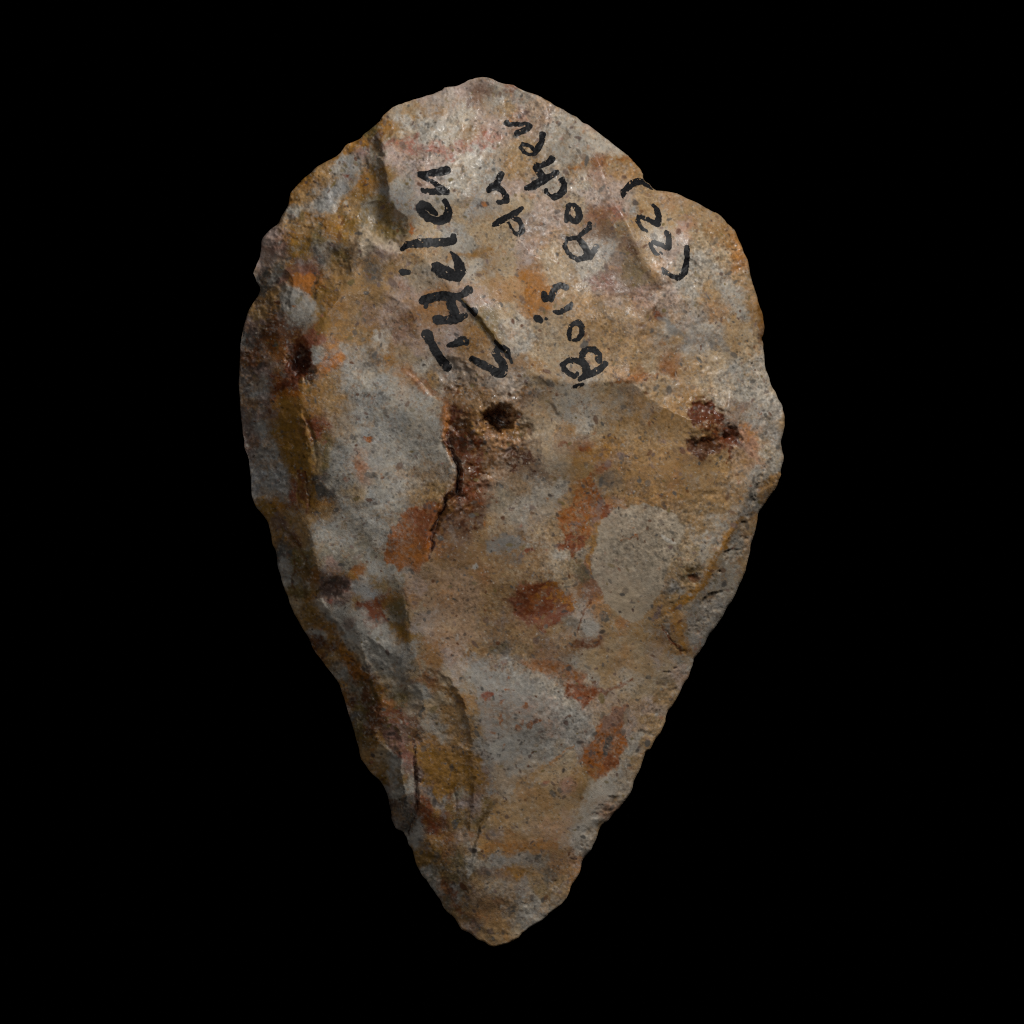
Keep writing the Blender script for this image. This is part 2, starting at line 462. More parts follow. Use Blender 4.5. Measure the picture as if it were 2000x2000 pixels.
BASE = {
 'A': '1300,200,pk 1600,160,pk 1750,200,pk+br 1850,220,g 1880,330,tn 1500,280,lg+pk 1250,330,be 1200,420,lg 1350,450,lg 1600,420,lg 1800,420,pk 1100,500,tn 1060,480,oc 1650,640,lg 1800,750,g 1300,800,pk 1130,650,pk 1200,850,g 1100,950,bg 1150,1000,bg 1500,900,g 1650,1000,bg 1600,1080,be 1700,1150,be 1400,1180,be 1550,1180,g 1650,1230,g 1800,1250,be 1700,1300,tn 1900,1400,be 1700,1400,lg 960,480,ol 1000,520,br 880,560,oc 820,570,oc 720,660,oc 620,760,tn 550,800,oc 780,720,g 900,640,rd+g 850,760,bg 700,900,bg 620,1000,g 500,930,tn 450,1000,g 430,900,oc 1000,620,ol+g 1040,760,oc+ol 1050,1000,ol 880,920,yo 950,870,oc 800,1000,tn 950,1050,g+ol 1100,1150,ol 780,1130,yo 720,1170,oc 600,1090,oc 400,1120,tn 470,1130,tn 280,1190,pk 320,1250,ru+pk 440,1230,oc 480,1280,yo 640,1230,ol 660,1270,g 700,1290,dg 620,1340,dg 480,1390,pu 500,1420,ru 400,1450,oc 500,1510,or 560,1560,or 370,1480,pu 300,1430,g 230,1400,pk 230,1500,dg 450,1600,g 500,1700,g 400,1620,g 300,1600,tn 250,1650,tn+br 300,1800,br 450,1830,br 620,1600,yo 650,1700,oc 700,1800,oc 800,1450,tn 880,1300,br+be 950,1220,be 1000,1250,be 1060,1280,pk 750,1350,ol 950,1440,dg 850,1600,tn 1000,1600,tn 900,1750,pk+br 1050,1800,pk 1200,1800,ru+br 1150,1700,pk 950,1850,oc 1250,1400,be 1300,1300,tn 1100,1400,tn 1300,1500,g+tn 1200,1560,pk 1400,1700,or+tn 1700,1600,pk 1750,1500,tn 1850,1550,or+tn 1900,1700,be 1500,1900,pk 1650,1900,oc 1750,1800,ol 100,1850,pu 80,1900,dg',
 'B': '60,230,g 20,190,ru 50,330,rd+pk 150,300,tn+pk 200,380,br+pk 280,420,g 400,450,g 450,550,g 350,600,g 300,500,g 480,650,g 560,520,lg 620,560,lg 700,620,lg 560,440,pk 400,680,g 480,710,oc 600,690,ru 700,690,tn 800,690,oc 850,740,oc 520,800,be+g 600,760,ru+pk 620,850,pk 700,880,pk 740,960,pk 800,1000,bg 650,980,ru+pk 600,1060,ru 720,1060,rd 660,1100,br 760,1150,ol+tn 640,1150,br 800,1220,br 900,850,tn 1000,950,tn 1100,950,or+be 1200,1050,tn 1350,1050,tn 1100,1080,be 1200,1130,pk+rd 1150,1220,pk 1300,1200,be 1400,1150,tn 1500,1200,oc 1550,1350,or+tn 1600,1500,oc+tn 1450,1350,be 1450,1450,g 1250,1400,g 1300,1500,g+be 1350,1600,tn 1380,1750,tn+or 1500,1600,g 1550,1750,g 1600,1850,be 1690,1750,oc 1700,1850,br 900,1350,tn 950,1430,or+be 850,1150,tn 930,1150,be 1000,1200,lg 900,1000,tn 1050,1350,pk 1000,1600,pk 900,1640,rd+pk 1100,1650,pk 1200,1600,g 1200,1750,pk 1280,1800,bg 800,1700,tn 700,1650,pk 600,1700,tn 500,1750,tn 400,1500,tn 250,1300,be 350,1450,be 550,1450,lg 450,1550,tn 700,1480,pu+rd 800,1550,pu 900,1500,ol 800,1420,ol+br 980,1540,br 150,1450,or+oc 80,1550,or+oc 180,1650,or+oc 120,1720,or+oc 50,1800,lg 200,1850,be 100,1350,pk 60,1000,be 150,1150,pu 200,1050,pk 200,1250,ru+pk 50,850,pk 40,720,tn 100,620,tn 300,1100,pk 450,1000,be 550,900,pk 650,1300,bg 700,1380,pu 300,750,g',
 'C': '300,100,br 200,50,tn 450,80,g 560,30,g 650,100,oc 750,150,oc+tn 700,220,or+tn 900,200,tn 850,80,tn 1050,80,pk 1180,120,ru+pk 1200,200,ru+pk 1250,250,pk 1040,220,lg 400,150,br 350,300,br+or 450,250,ru 480,350,db 500,450,db 420,500,ru 350,540,ru 560,350,bg 600,300,g 600,200,rd+br 650,380,or 720,380,or 800,300,g 900,300,g 990,330,dg 1100,330,oc 1200,350,be 1300,400,lg 1200,450,or+be 1400,500,tn 1480,470,g+br 850,450,g 1000,450,g 1100,550,g 700,500,tn 600,600,oc+tn 500,560,oc 420,600,or 700,650,tn 850,600,g 1000,700,g 1300,700,g 1420,700,be+g 1100,850,g 900,800,g 750,800,tn+g 1300,950,g 1400,850,g 1450,1000,g 800,1000,g 950,1050,g 900,1080,pk+or 1100,1150,g 1350,1150,tn+g 1400,1250,tn 750,1200,g 700,1100,g 850,1300,be 1000,1300,g 1100,1400,g 950,1450,g 1050,1550,g 1030,1650,lg 1480,750,or+br 1550,800,br 1500,680,br 1600,700,oc+br 1700,720,tn+br 1650,850,br 1600,950,db+br 1700,950,ru+br 1800,900,or+pk 1850,860,or 1900,1000,pk+br 1900,900,or 1750,1050,br 1650,1150,br 1700,1250,ru 1550,1300,ru 1500,1450,br 1650,1350,br 1850,1150,tn+pk 1850,1300,g+ol 1750,1450,br 1600,1550,br 1500,1650,br 1450,1550,br 1850,1450,g+tn 1880,1620,dg 1700,1600,tn 1600,1750,tn+br 1800,1750,tn 1450,1850,tn+br 1300,1900,pk 1000,1850,g 900,1750,ol+g 950,1700,g 150,350,br 250,400,pu 100,450,pu+dg 200,550,bg 120,700,dg+pu 250,700,pu 220,850,bg 150,960,pu 130,900,pu 250,1000,bg 250,1150,bg 220,1250,bg 400,700,oc 400,850,yo 450,1000,yo 500,1150,yo 470,1280,br+rd 520,1330,br 430,900,oc 560,850,ru 600,1000,ol 620,1060,ol 500,700,oc 620,1250,dg 550,1350,oc 350,1250,bg 300,1370,oc 250,1420,yo 400,1480,tn 400,1550,br+pu 350,1600,oc 500,1500,tn 600,1450,tn 650,1550,g 800,1500,g 750,1600,g 650,1700,g+ol 690,1730,pk+br 800,1400,g 550,1700,ol 450,1750,ol 350,1700,dg 850,1800,oc 700,1870,pu 550,1850,ol',
 'D': '50,100,lg 100,250,lg 200,350,be 70,400,oc+br 150,400,oc 100,500,be 40,480,lg+pk 300,250,be 650,80,tn 750,50,tn 850,170,pu+tn 700,250,tn 800,350,tn 1000,50,pu+br 1070,130,bg 1250,250,bg 1150,180,tn 1400,270,bg+dg 1200,50,lg 1350,120,lg 1500,100,tn 1600,150,tn 1500,220,tn 1600,300,be 1500,400,g 1400,350,be 1600,480,g 1700,400,lg 1500,530,g 1600,600,g 1450,600,be+g 1780,600,lg 1750,700,g 1700,700,bg 1650,740,bg 1600,680,pu 1850,780,tn 1800,760,bg 950,420,be 1080,420,or+br 850,480,or+br 750,500,or+be 1000,480,be 1200,450,tn 1300,560,be 700,560,be 500,580,lg 400,620,lg 600,600,be 900,560,tn+g 1000,600,ol+tn 850,650,pk+tn 750,650,g 700,700,g 800,750,tn 900,720,g 1050,620,g 1150,650,oc 1250,600,oc 550,700,g 500,800,lg 400,700,g 300,700,be+g 250,800,be 200,700,tn 100,600,br 350,820,oc 150,850,be 600,850,be 750,870,be 900,900,tn 650,950,oc 550,1000,oc 450,1040,oc 1000,1000,tn 1100,900,tn 1000,800,tn 1050,750,oc+tn 1150,800,tn+oc 500,970,ru 350,950,ru+be 250,950,be 150,950,tn+br 80,1000,br+pu 100,1100,br 200,1150,br 50,1200,tn+br 1350,830,oc 1450,850,pu 1300,980,br 1380,940,br 1420,900,g 1600,880,or 1650,950,or 1560,960,pk 1650,1040,pk+or 300,1100,be+g 400,1050,be 630,1080,ru 690,1180,dg 620,1200,br 560,1150,ol 500,1220,oc+or 850,1080,oc 950,1100,oc 1050,1150,oc 1100,1200,or 850,1230,oc+br 1000,1250,oc 1150,1250,oc 1250,1150,tn 1400,1100,tn 1550,1100,pk+tn 1350,1250,tn 1300,1350,tn 1450,1350,tn 1550,1250,g 1650,1250,dg+bg 1580,1270,oc 1700,1150,g 1780,1100,g 1800,1200,oc 1780,1280,oc 1750,1000,lg 1800,900,bg 1700,1350,lg+bg 1680,1450,oc 1600,1400,bg 1500,1430,g 1480,1550,oc 1380,1780,oc 1350,1700,be 1550,1600,g 1600,1580,or+tn 1480,1750,g 1550,1700,g 1600,1650,pk+tn 1450,1850,g 150,1200,g 200,1300,g 300,1250,g 100,1350,g 250,1400,tn+g 180,1450,pu 350,1400,oc 400,1300,oc 600,1300,g+br 570,1400,pu 640,1380,ru 680,1340,or 580,1250,bg 700,1270,tn 550,1500,oc 540,1600,yo 500,1700,yo+g 850,1350,oc 50,1550,pu+g 60,1720,dg 200,1600,g 250,1750,be 300,1800,be 450,1750,g+br 100,1800,tn 200,1900,tn+be 1230,1780,ol',
 'E': '350,100,pu+br 300,150,tn 480,170,tn 420,200,br 350,250,dg 450,300,ol 500,400,ol+br 550,330,ol 560,450,or+br 600,300,tn 700,250,g+ol 700,330,pk+br 800,320,g+ol 900,250,g+ol 1000,300,g+ol 1000,400,g 880,380,or 350,400,bg 400,480,g 440,550,ol 450,600,be 520,560,ol 550,600,oc 780,490,ru+pu 740,600,pu 750,560,br+pk 850,520,bg 920,530,bg 950,580,bg 860,600,tn 950,680,ru 1050,740,ru 1030,600,ru 1080,600,oc 1000,480,ol+tn 1100,480,g+ol 1100,430,g 1150,640,ol 1120,700,ol+g 1180,780,yo 1200,850,oc 650,640,lg 750,680,g 850,700,g 820,750,pu 700,700,g 900,800,g 1050,850,g 1000,900,g 1000,1000,g 850,850,g 1100,1000,g 1050,1090,ol+g 600,700,tn 550,720,yo 500,750,tn 650,800,oc 700,880,oc 620,850,g 600,930,br 700,930,br 800,960,oc 850,1030,or+oc 850,900,lg 920,1000,be 900,1100,or+br 700,1000,tn 720,1080,g+tn 800,1130,g 850,1200,ol+g 900,1180,ol+br 950,1150,br 780,1200,oc+tn 900,1250,br 850,1300,ol 850,1380,dg 960,1300,br 1050,1170,be 1150,1180,g+be 1020,1220,oc 1150,1250,ol+g 1080,1320,or+br 1150,1400,ru 1080,1420,ru+br 950,1400,br 950,1500,br 900,1450,ol 930,1600,ol+br 1000,1580,oc 1120,1500,pk+rd 1150,1580,pk+rd 1200,1650,rd+pu 1200,1480,br+pu 1300,1500,br 1080,1650,be 1150,1700,g 1000,1700,be 950,1700,tn 1220,1750,pu 1100,1800,g 1000,1780,tn 1200,1850,g 1050,1850,yo 1100,1900,g 1250,450,pk+be 1300,500,pk 1350,420,tn 1500,400,tn 1600,480,br+tn 1750,450,br+or 1850,480,tn 1550,280,br 1450,200,br+or 1600,200,pu+br 1400,550,tn 1450,600,oc+or 1550,650,ru+tn 1800,620,tn 1800,680,tn 1650,700,tn 1300,650,be 1250,600,or+tn 1350,750,pk+g 1300,800,pk+g 1500,800,be 1450,880,ru+tn 1600,850,pk 1700,800,tn 1850,900,dg 1700,920,tn 1300,900,tn 1250,880,yo 1350,1000,or+tn 1250,950,g 1200,1000,g 1500,950,pk 1650,980,bg 1700,1050,bg 1850,1050,bg 1850,1150,bg 1550,1080,pk+lg 1450,1150,be 1350,1150,or+br 1300,1080,be 1380,1200,or+tn 1500,1220,oc+tn 1650,1150,g 1850,1200,pk+g 1600,1300,oc 1450,1300,be 1350,1350,be 1300,1250,g 1500,1400,oc+tn 1400,1480,g 1650,1400,tn 1750,1450,pk 1850,1370,or+br 1780,1500,pu 1700,1500,tn 1850,1550,g 1900,1700,g 1750,1600,g 1600,1550,oc+tn 1400,1600,oc 1500,1700,oc 1350,1750,oc 1650,1700,g+pu 1450,1850,oc 1700,1850,pu 1600,1800,tn',
 'F': '50,50,tn 100,120,be 200,60,g 350,40,g 420,150,tn 350,130,be 400,250,be 450,300,g 200,400,be 420,400,be+g 100,400,tn 50,450,tn 100,600,tn 150,550,tn 700,380,ru 600,370,ol 550,450,be 600,580,pk+tn 650,650,g+pk 720,570,ru 760,640,or 800,680,or+tn 690,530,ru 100,720,pu 200,780,tn 350,830,oc+tn 500,800,tn 560,760,dg 250,900,tn 400,920,ru+pu 700,800,bg 720,850,g 700,900,ru+pu 620,920,br 770,900,ru 550,850,pk+tn 850,780,tn 900,780,or 900,720,tn 1000,850,tn 880,900,be 1100,800,tn 1080,850,tn 1050,950,be 1150,950,pk+tn 950,1000,or+tn 930,1060,ru+tn 1200,1000,pk 1300,1080,pk 1250,1050,be 1350,1050,g 1100,1050,oc+be 1000,1150,lg 1050,1250,be 1150,1150,be 1250,1200,tn 1200,1280,tn 1350,1150,pk 1100,1350,pk 950,1400,pk 1200,1400,pk+be 1250,700,oc 1200,780,oc 1300,850,oc 1350,960,oc 1230,820,br 1400,680,bg 1450,700,bg 1400,800,bg 1450,900,bg 1550,600,bg 1500,700,bg 1600,550,g 1650,450,g 1550,450,g 1700,350,be+g 1650,300,g 1750,400,tn 1700,220,g 1780,260,tn 1800,150,tn 1350,620,yo 1280,650,yo 1450,560,yo 1400,390,ol 1350,500,tn 1300,450,tn 1380,300,be 1450,250,be 1500,200,g 1480,270,g 1450,120,tn 1600,80,g 1650,100,tn 1700,200,bg 1300,580,bg 750,1010,be 700,950,be+g 650,1000,g 800,1050,tn 780,1150,g 850,1130,tn 880,1280,pk 100,1100,bg 300,1200,bg 200,1150,g 150,1250,pk+g 450,1250,g 350,1250,g 550,1350,g 650,1420,bg 400,1350,pk 250,1300,pk 280,1330,rd+pk 100,1370,or+br 80,1400,oc 450,1470,rd+pk 500,1500,pk 200,1600,bg+g 350,1600,g 500,1600,be 600,1480,g 50,1580,dg+bg 200,1700,g 100,1650,g 350,1700,g 200,1850,oc 450,1850,be 550,1780,be 580,1700,be 650,1650,pu 700,1600,pk+br 680,1850,ol+oc 650,1800,oc 550,1900,rd+or 1000,1600,g 1050,1550,g 950,1750,g 850,1880,g 1000,1450,pk 1050,1500,pk+tn 1100,1450,tn 1150,1500,tn 1080,1600,tn 1000,1750,tn 950,1850,tn+g 750,1350,pk 770,1450,g+pk',
 'G': '100,50,br 200,100,ol 250,150,br 300,100,br 350,150,ru+br 400,180,ru 500,230,br+pu 550,200,br 600,50,g 450,50,ol 550,130,bg+tn 700,250,g+tn 250,230,br 200,300,ol 250,350,oc+ol 300,280,br 380,280,pk+br 430,340,rd+pk 500,420,rd 520,500,rd+pu 470,400,pu 400,420,g 350,420,be 450,470,g 280,460,tn 300,530,tn 380,550,yo 480,600,yo 500,650,g 400,680,pk+g 450,700,g 520,750,dg 450,800,dg+br 480,850,dg 450,920,g+br 530,900,dg 620,420,oc 700,500,oc 650,560,oc 750,550,oc 700,650,or+oc 800,600,oc 620,600,pu 600,690,pu 680,700,pu 730,760,g 640,780,ru 620,830,ru 660,880,ru 700,950,ru 700,850,oc 800,700,or+br 850,650,oc 820,800,yo 780,880,ru+br 850,900,yo 880,700,g+ol 900,560,tn 850,450,oc 950,450,or+tn 950,550,oc 1000,650,oc+br 950,750,ru+pk 900,800,pk 980,820,pk 950,880,yo 1030,900,ol 1050,820,yo+ol 600,900,bg 580,980,bg 550,1020,g 620,1000,oc 600,1100,yo 650,1050,oc 700,1000,oc 720,1100,yo 680,1150,yo 780,1100,ru+oc 800,1020,br+or 850,1050,pu 870,1150,ol 930,1000,tn+pk 900,1100,tn 900,1200,ol 850,1250,tn+ol 780,1250,yo 700,1250,g+ol 750,1330,or+br 800,1350,ru+br 850,1300,ol 650,1230,g 700,1320,g 780,1430,dg+ol 830,1400,ru 860,1460,ru 820,1500,tn+ol 880,1380,g 1050,400,bg+pu 1100,450,bg 1080,560,pu 1100,650,bg 1030,350,bg 1150,350,g 1250,450,bg 1300,350,bg 1400,400,g 1350,300,g 1450,450,g 1200,600,tn+g 1150,550,tn 1250,550,g 1350,550,g 1240,650,lg 1350,680,or+tn 1450,680,oc 1500,650,be 1550,550,be 1600,620,rd+pk 1570,680,pk 1650,500,oc+be 1650,700,oc 1740,560,ol+oc 1720,650,ol 1700,600,oc 1550,750,be 1650,780,be+oc 1450,780,oc 1350,780,tn 1220,810,tn 1150,800,tn 1120,880,tn 1250,880,be 1400,880,tn 1500,860,tn+oc 1420,930,or+pk 1520,950,pk+or 1350,960,pk+tn 1600,880,pk 1700,800,lg+bg 1750,700,lg 1850,650,lg 1850,750,pk 1900,800,or+pk 1780,850,g 1700,900,bg 1680,980,bg 1720,1000,g 1780,980,tn 1700,1080,bg 1620,1020,pk 1650,1130,or+pu 1580,1100,or+tn 1500,1060,ru+or 1300,1050,or+oc 1200,1030,or+oc 1120,1080,oc 1400,1060,or+tn 1100,1000,pu 1050,1050,oc 1030,1100,oc 1000,1100,be+lg 970,1180,lg 950,1230,lg 1080,1180,g 1150,1150,bg 1280,1130,bg 1350,1150,bg 1420,1150,bg 1380,1110,dg 1250,1250,oc+tn 1300,1240,oc 1150,1250,pu 1050,1250,pu 1020,1300,tn 950,1310,ol+br 1000,1370,pu 1080,1350,g 1150,1400,g 1200,1350,pu+g 1300,1330,pu+g 1400,1280,tn 1480,1280,dg 1500,1200,or+tn 1600,1180,or+tn 1650,1250,or+oc 1550,1300,tn 1450,1380,tn+ol 1550,1400,tn 1500,1450,g+be 1450,1500,lg+g 1400,1450,g 1350,1550,g 1300,1500,g 1250,1450,dg+bg 1230,1500,dg 1100,1460,ru 1050,1460,or+tn 1150,1470,br 1000,1470,br+pu 950,1450,tn 950,1530,or+tn 1010,1540,or 900,1550,tn+br 960,1600,pu+br 1100,1530,tn+or 1180,1530,lg 1180,1590,oc 1100,1620,oc 1050,1650,oc+tn 1200,1650,oc 1120,1700,tn 1250,1650,be 1250,1550,g 1020,1700,tn',
}
BP, BC = [], []
for f, s in BASE.items():
    ox, oy, k = FR[f]
    for p in s.split():
        x, y, c = p.split(',')
        BP.append((ox + float(x) / k, oy + float(y) / k))
        BC.append(col(c))
BP = np.array(BP)
BC = np.array(BC)
CG = Grid(4.0)
num = np.zeros(CG.shape + (3,))
den = np.zeros(CG.shape)
for (x, y), c in zip(BP, BC):
    x0, x1 = int((x - 130 - X0) / 4), int((x + 130 - X0) / 4)
    y0, y1 = int((y - 130 - Y0) / 4), int((y + 130 - Y0) / 4)
    sl = slice(max(y0, 0), max(y1, 0)), slice(max(x0, 0), max(x1, 0))
    w = 1 / ((CG.X[sl] - x) ** 2 + (CG.Y[sl] - y) ** 2 + 60) ** 2.8
    num[sl] += w[..., None] * c
    den[sl] += w
bc = np.where(den[..., None] > 0, num / np.maximum(den, 1e-30)[..., None], col('be'))
_m = col('g+be+tn')
_m = np.where((CG.X > 900)[..., None], col('be+tn+g'), col('g+be+tn'))
_k = .68 + .32 * np.clip((1000 - CG.X) / 350 + .2, 0, 1)[..., None]
bc = _m + (bc - _m) * _k
ux = 6.0 * fbm(30, 101, 6, .72)
uy = 6.0 * fbm(30, 202, 6, .72)
C = bilin(bc, CG, G.X + ux, G.Y + uy)
ROU = np.zeros(G.shape)          # gloss map

hue = 0.022 * fbm(26, 405, 4, .8) + .02 * N(3, 406)
C *= np.clip(np.stack([1 + hue, 1 + .1 * hue, 1 - 1.2 * hue], 2), .4, 1.7)
for seed, sc_, th, am, key in [(407, 22, .45, .36, 'oc'), (409, 9, 1.0, .34, 'ru+or'), (410, 18, .6, .35, 'bg'), (414, 14, .5, .3, 'tn'), (415, 8, .6, .35, 'dg'), (416, 6, .6, .3, 'br'), (417, 5, .6, .3, 'lg')]:
    k = am * np.clip((fbm(sc_, seed, 5, .85) * .6 - th) * 2.2, 0, 1)[..., None]
    C = C * (1 - k) + k * col(key)

# extra warps shared by the patches
PXW = 3.2 * fbm(14, 301, 4, .6)
PYW = 3.2 * fbm(14, 302, 4, .6)
grain = fbm(5, 303, 3, .8)


def lay(sl, a, c):
    a = np.clip(a, 0, 1)[..., None]
    C[sl] = C[sl] * (1 - a) + a * c


def poly(f, s, key, op=.85, soft=5., warp=1., mott=.25):
    P = T(f, s)
    sl = bbox(P, soft * 3 + 14)
    X = G.X[sl] + PXW[sl] * warp
    Y = G.Y[sl] + PYW[sl] * warp
    # rows are no longer straight after the warp, so test point by point
    r = np.zeros(X.shape, bool)
    for (x1, y1), (x2, y2) in zip(P, np.roll(P, -1, 0)):
        if y1 != y2:
            r ^= ((y1 > Y) != (y2 > Y)) & (X < (x2 - x1) * (Y - y1) / (y2 - y1) + x1)
    d = segdist(X, Y, P, closed=True)[0] * np.where(r, 1, -1)
    lay(sl, op * np.clip(d / (soft * .6) + .5, 0, 1) * (1 + mott * grain[sl]), col(key))


def ell(f, x, y, rx, ry, key, op=.85, ang=0., soft=.35, warp=1., mott=.25):
    ox, oy, k = FR[f]
    cx, cy, rx, ry = ox + x / k, oy + y / k, rx / k, ry / k
    sl = bbox(np.array([[cx, cy]]), max(rx, ry) * 1.5 + 8)
    u = G.X[sl] + PXW[sl] * warp - cx
    v = G.Y[sl] + PYW[sl] * warp - cy
    c, s_ = math.cos(ang), math.sin(ang)
    q = np.sqrt(((u * c + v * s_) / rx) ** 2 + ((-u * s_ + v * c) / ry) ** 2)
    lay(sl, op * np.clip((1 - q) / soft + .5, 0, 1) * (1 + mott * grain[sl]), col(key))


def line(f, s, key, op=.8, warp=1., soft=.5, mott=.3):
    P = T(f, s)
    sl = bbox(P, P[:, 2].max() + 12)
    d, t, w, _ = segdist(G.X[sl] + PXW[sl] * warp, G.Y[sl] + PYW[sl] * warp, P)
    lay(sl, op * np.clip((1 - d / (w * .5 + 1e-6)) / soft + .5, 0, 1) * (1 + mott * grain[sl]), col(key))


# --- broad iron-stained zones
poly('S', '1150,770 1300,745 1400,835 1470,900 1440,1000 1350,970 1200,955 1120,965 1085,900 1190,850', 'oc+tn', .42, 60, 3, .3)
poly('S', '1120,570 1290,600 1270,735 1120,740 1090,650', 'tn+oc', .32, 50, 3, .3)
poly('S', '1180,1230 1310,1260 1250,1400 1180,1420 1130,1300', 'tn+be', .35, 50, 3, .3)
poly('S', '880,1040 1080,1040 1085,1270 900,1290 815,1180', 'tn+br', .5, 60, 3, .5)
poly('S', '640,470 800,520 860,690 700,720 610,640', 'tn+oc', .3, 60, 3, .4)
poly('S', '1090,930 1120,880 1060,760 1000,800 960,960 980,1040 1060,1040', 'tn+g', .3, 50, 3, .3)
# --- upper left
line('A', '1100,540,60 1200,590,90 1350,590,90 1500,630,100 1600,590,80 1800,520,90', 'rd', .55, 2, 1.0)
line('A', '1180,360,40 1300,340,70 1440,370,40', 'oc+tn', .5, 2, 1.0)
ell('A', 1640, 500, 100, 60, 'oc', .55, -.4, .9, 2)
ell('A', 1720, 220, 90, 60, 'br', .55, .1, .9)
ell('A', 810, 795, 22, 20, 'ru', .8)
ell('A', 1240, 1165, 18, 42, 'ru+or', .85, .1)
poly('A', '560,960 640,900 780,860 830,800 900,800 870,850 760,1010 600,1060 540,1010', 'bg', .5, 14, 2)
poly('A', '925,1160 1040,1215 1170,1270 1150,1315 1000,1300 900,1340 885,1250', 'be+lg', .6, 8, .8, .2)  # pinkish beige stone, painted paler so the facet looks lit
poly('A', '780,1130 900,1010 1080,1000 1120,1110 1170,1250 1040,1200 930,1140', 'ol+yo', .5, 20, 1.5, .4)  # olive stone, painted darker to add shade to the hollow
poly('A', '410,1430 480,1470 590,1470 570,1540 540,1590 480,1550 420,1500', 'or', .85, 8)
line('A', '340,1530,30 400,1440,50 500,1410,70 600,1460,40', 'ru+pu', .7)
poly('A', '350,1590 420,1530 500,1580 560,1600 600,1700 540,1790 430,1770 350,1700', 'g+bg', .65, 10)
line('A', '590,1480,25 590,1570,35 610,1650,20', 'ol+br', .8)
line('A', '760,1010,24 850,880,40 950,860,50', 'oc', .6, 1.5, .8)
line('A', '1500,1340,40 1650,1340,40 1780,1290,40', 'oc', .55, 1.5, .9)
# --- ochre star above Bois
poly('B', '110,1420 170,1440 210,1540 260,1560 240,1640 270,1700 180,1710 130,1790 100,1700 0,1660 -80,1630 -160,1590 -160,1520 -60,1540 40,1480', 'or+oc', .75, 9, 1.4)
poly('S', '940,545 1000,540 1030,560 1020,600 985,590 950,585', 'oc+be', .6, 9)
# --- right top
line('B', '400,740,18 500,700,30 600,690,50 720,685,30 840,690,26', 'oc+ru', .6, 1.2, .8)
line('B', '590,700,50 620,800,70 640,900,50', 'ru+pk', .4, 1.5, 1)
ell('B', 620, 1060, 45, 80, 'ru+br', .4, .2, .9, 1.5)
ell('B', 720, 1040, 40, 60, 'ru+rd', .3, .2, .9, 1.5)
poly('B', '520,1560 560,1480 680,1430 820,1440 960,1490 1040,1550 900,1590 700,1615 560,1625', 'pu+br', .55, 10, 1)
ell('B', 600, 1520, 70, 50, 'rd+pu', .5, 0, .9)
ell('B', 850, 1480, 120, 60, 'ol', .5, 0, .9)
line('B', '1520,1170,40 1540,1300,60 1560,1420,50', 'or+oc', .5, 1.3, 1)
line('B', '1690,1600,30 1710,1750,40 1715,1900,40', 'br+oc', .7, .6)
ell('B', 1010, 1750, 35, 40, 'ru+br', .7)
line('B', '1040,1770,40 1080,1830,60 1110,1880,40', 'bg+dg', .6)
ell('B', 820, 1290, 60, 30, 'br', .6, .5)
# --- left side
poly('C', '450,190 540,230 560,300 575,400 530,470 440,530 310,575 330,520 390,430 420,330', 'db+ru', .9, 5, .9)
poly('C', '470,260 540,330 570,390 520,450 450,480 420,420', 'db', .8, 8, .9)
ell('C', 590, 210, 60, 45, 'rd+br', .6)
line('C', '590,60,50 620,0,60 640,150,70', 'yo', .55, 1.2, 1)
poly('C', '340,620 480,640 560,880 590,1100 570,1400 470,1380 440,1150 390,1000 340,780', 'yo+oc', .7, 8, 1.2)
line('C', '490,1150,50 500,1280,40 530,1390,30', 'br+ru', .75)
line('C', '590,930,25 615,1040,45 600,1130,25', 'be+yo', .7, .6)
line('C', '560,870,30 580,860,36 590,890,30', 'ru', .85, .6)
ell('C', 945, 895, 20, 26, 'ru+or', .85)
ell('C', 880, 1085, 40, 32, 'or+ru', .6)
ell('C', 900, 1030, 60, 50, 'pk+or', .35, 0, 1)
ell('C', 955, 1150, 38, 30, 'dg', .75, .3, .3)
ell('C', 975, 1345, 45, 30, 'dg', .5)
ell('C', 990, 330, 28, 22, 'dg', .8)
ell('C', 1035, 215, 24, 50, 'lg', .7, -.3)
line('C', '1180,410,40 1300,510,60 1380,600,50 1480,650,40', 'or+br', .55)
line('C', '1480,700,60 1480,800,50 1460,900,40 1500,1010,40', 'or', .6, 1.3, .8)
# orange body beside the crack
poly('C', '1240,1370 1330,1350 1440,1330 1470,1390 1400,1560 1350,1740 1270,1830 1200,1800 1080,1760 1070,1660 1110,1530 1170,1440', 'or+ru', .85, 7, .9)
poly('C', '1250,1380 1430,1350 1400,1520 1370,1600 1280,1560 1230,1470', 'ru', .6, 26, 1.5)
ell('C', 1230, 1700, 110, 70, 'or', .55, 0, .8)
# --- brown vuggy zone
poly('C', '1500,690 1620,660 1760,700 1932,640 2000,760 2080,900 2050,1000 1950,1080 1900,1180 1760,1200 1720,1350 1640,1440 1570,1420 1580,1200 1540,1040 1450,930 1490,820', 'br+oc', .4, 30, 3, .6)
poly('C', '1520,680 1580,760 1600,860 1680,900 1640,1010 1560,1060 1480,980 1450,900 1500,820 1510,740', 'db+br', .7, 18, 2, .5)
poly('C', '1500,700 1640,700 1740,830 1720,960 1760,1080 1720,1230 1650,1330 1580,1420 1560,1250 1570,1120 1530,1020 1460,920 1500,820', 'db+ru', .62, 22, 2.2, .6)
ell('C', 1840, 775, 85, 75, 'db', .92, .2, .35)
ell('C', 1700, 800, 100, 80, 'oc+tn', .45, 0, 1, 2, .8)
ell('C', 1840, 930, 70, 60, 'or+be', .6, 0, .9, 2)
ell('D', 40, 850, 70, 70, 'yo+db', .65, 0, .6, 2)
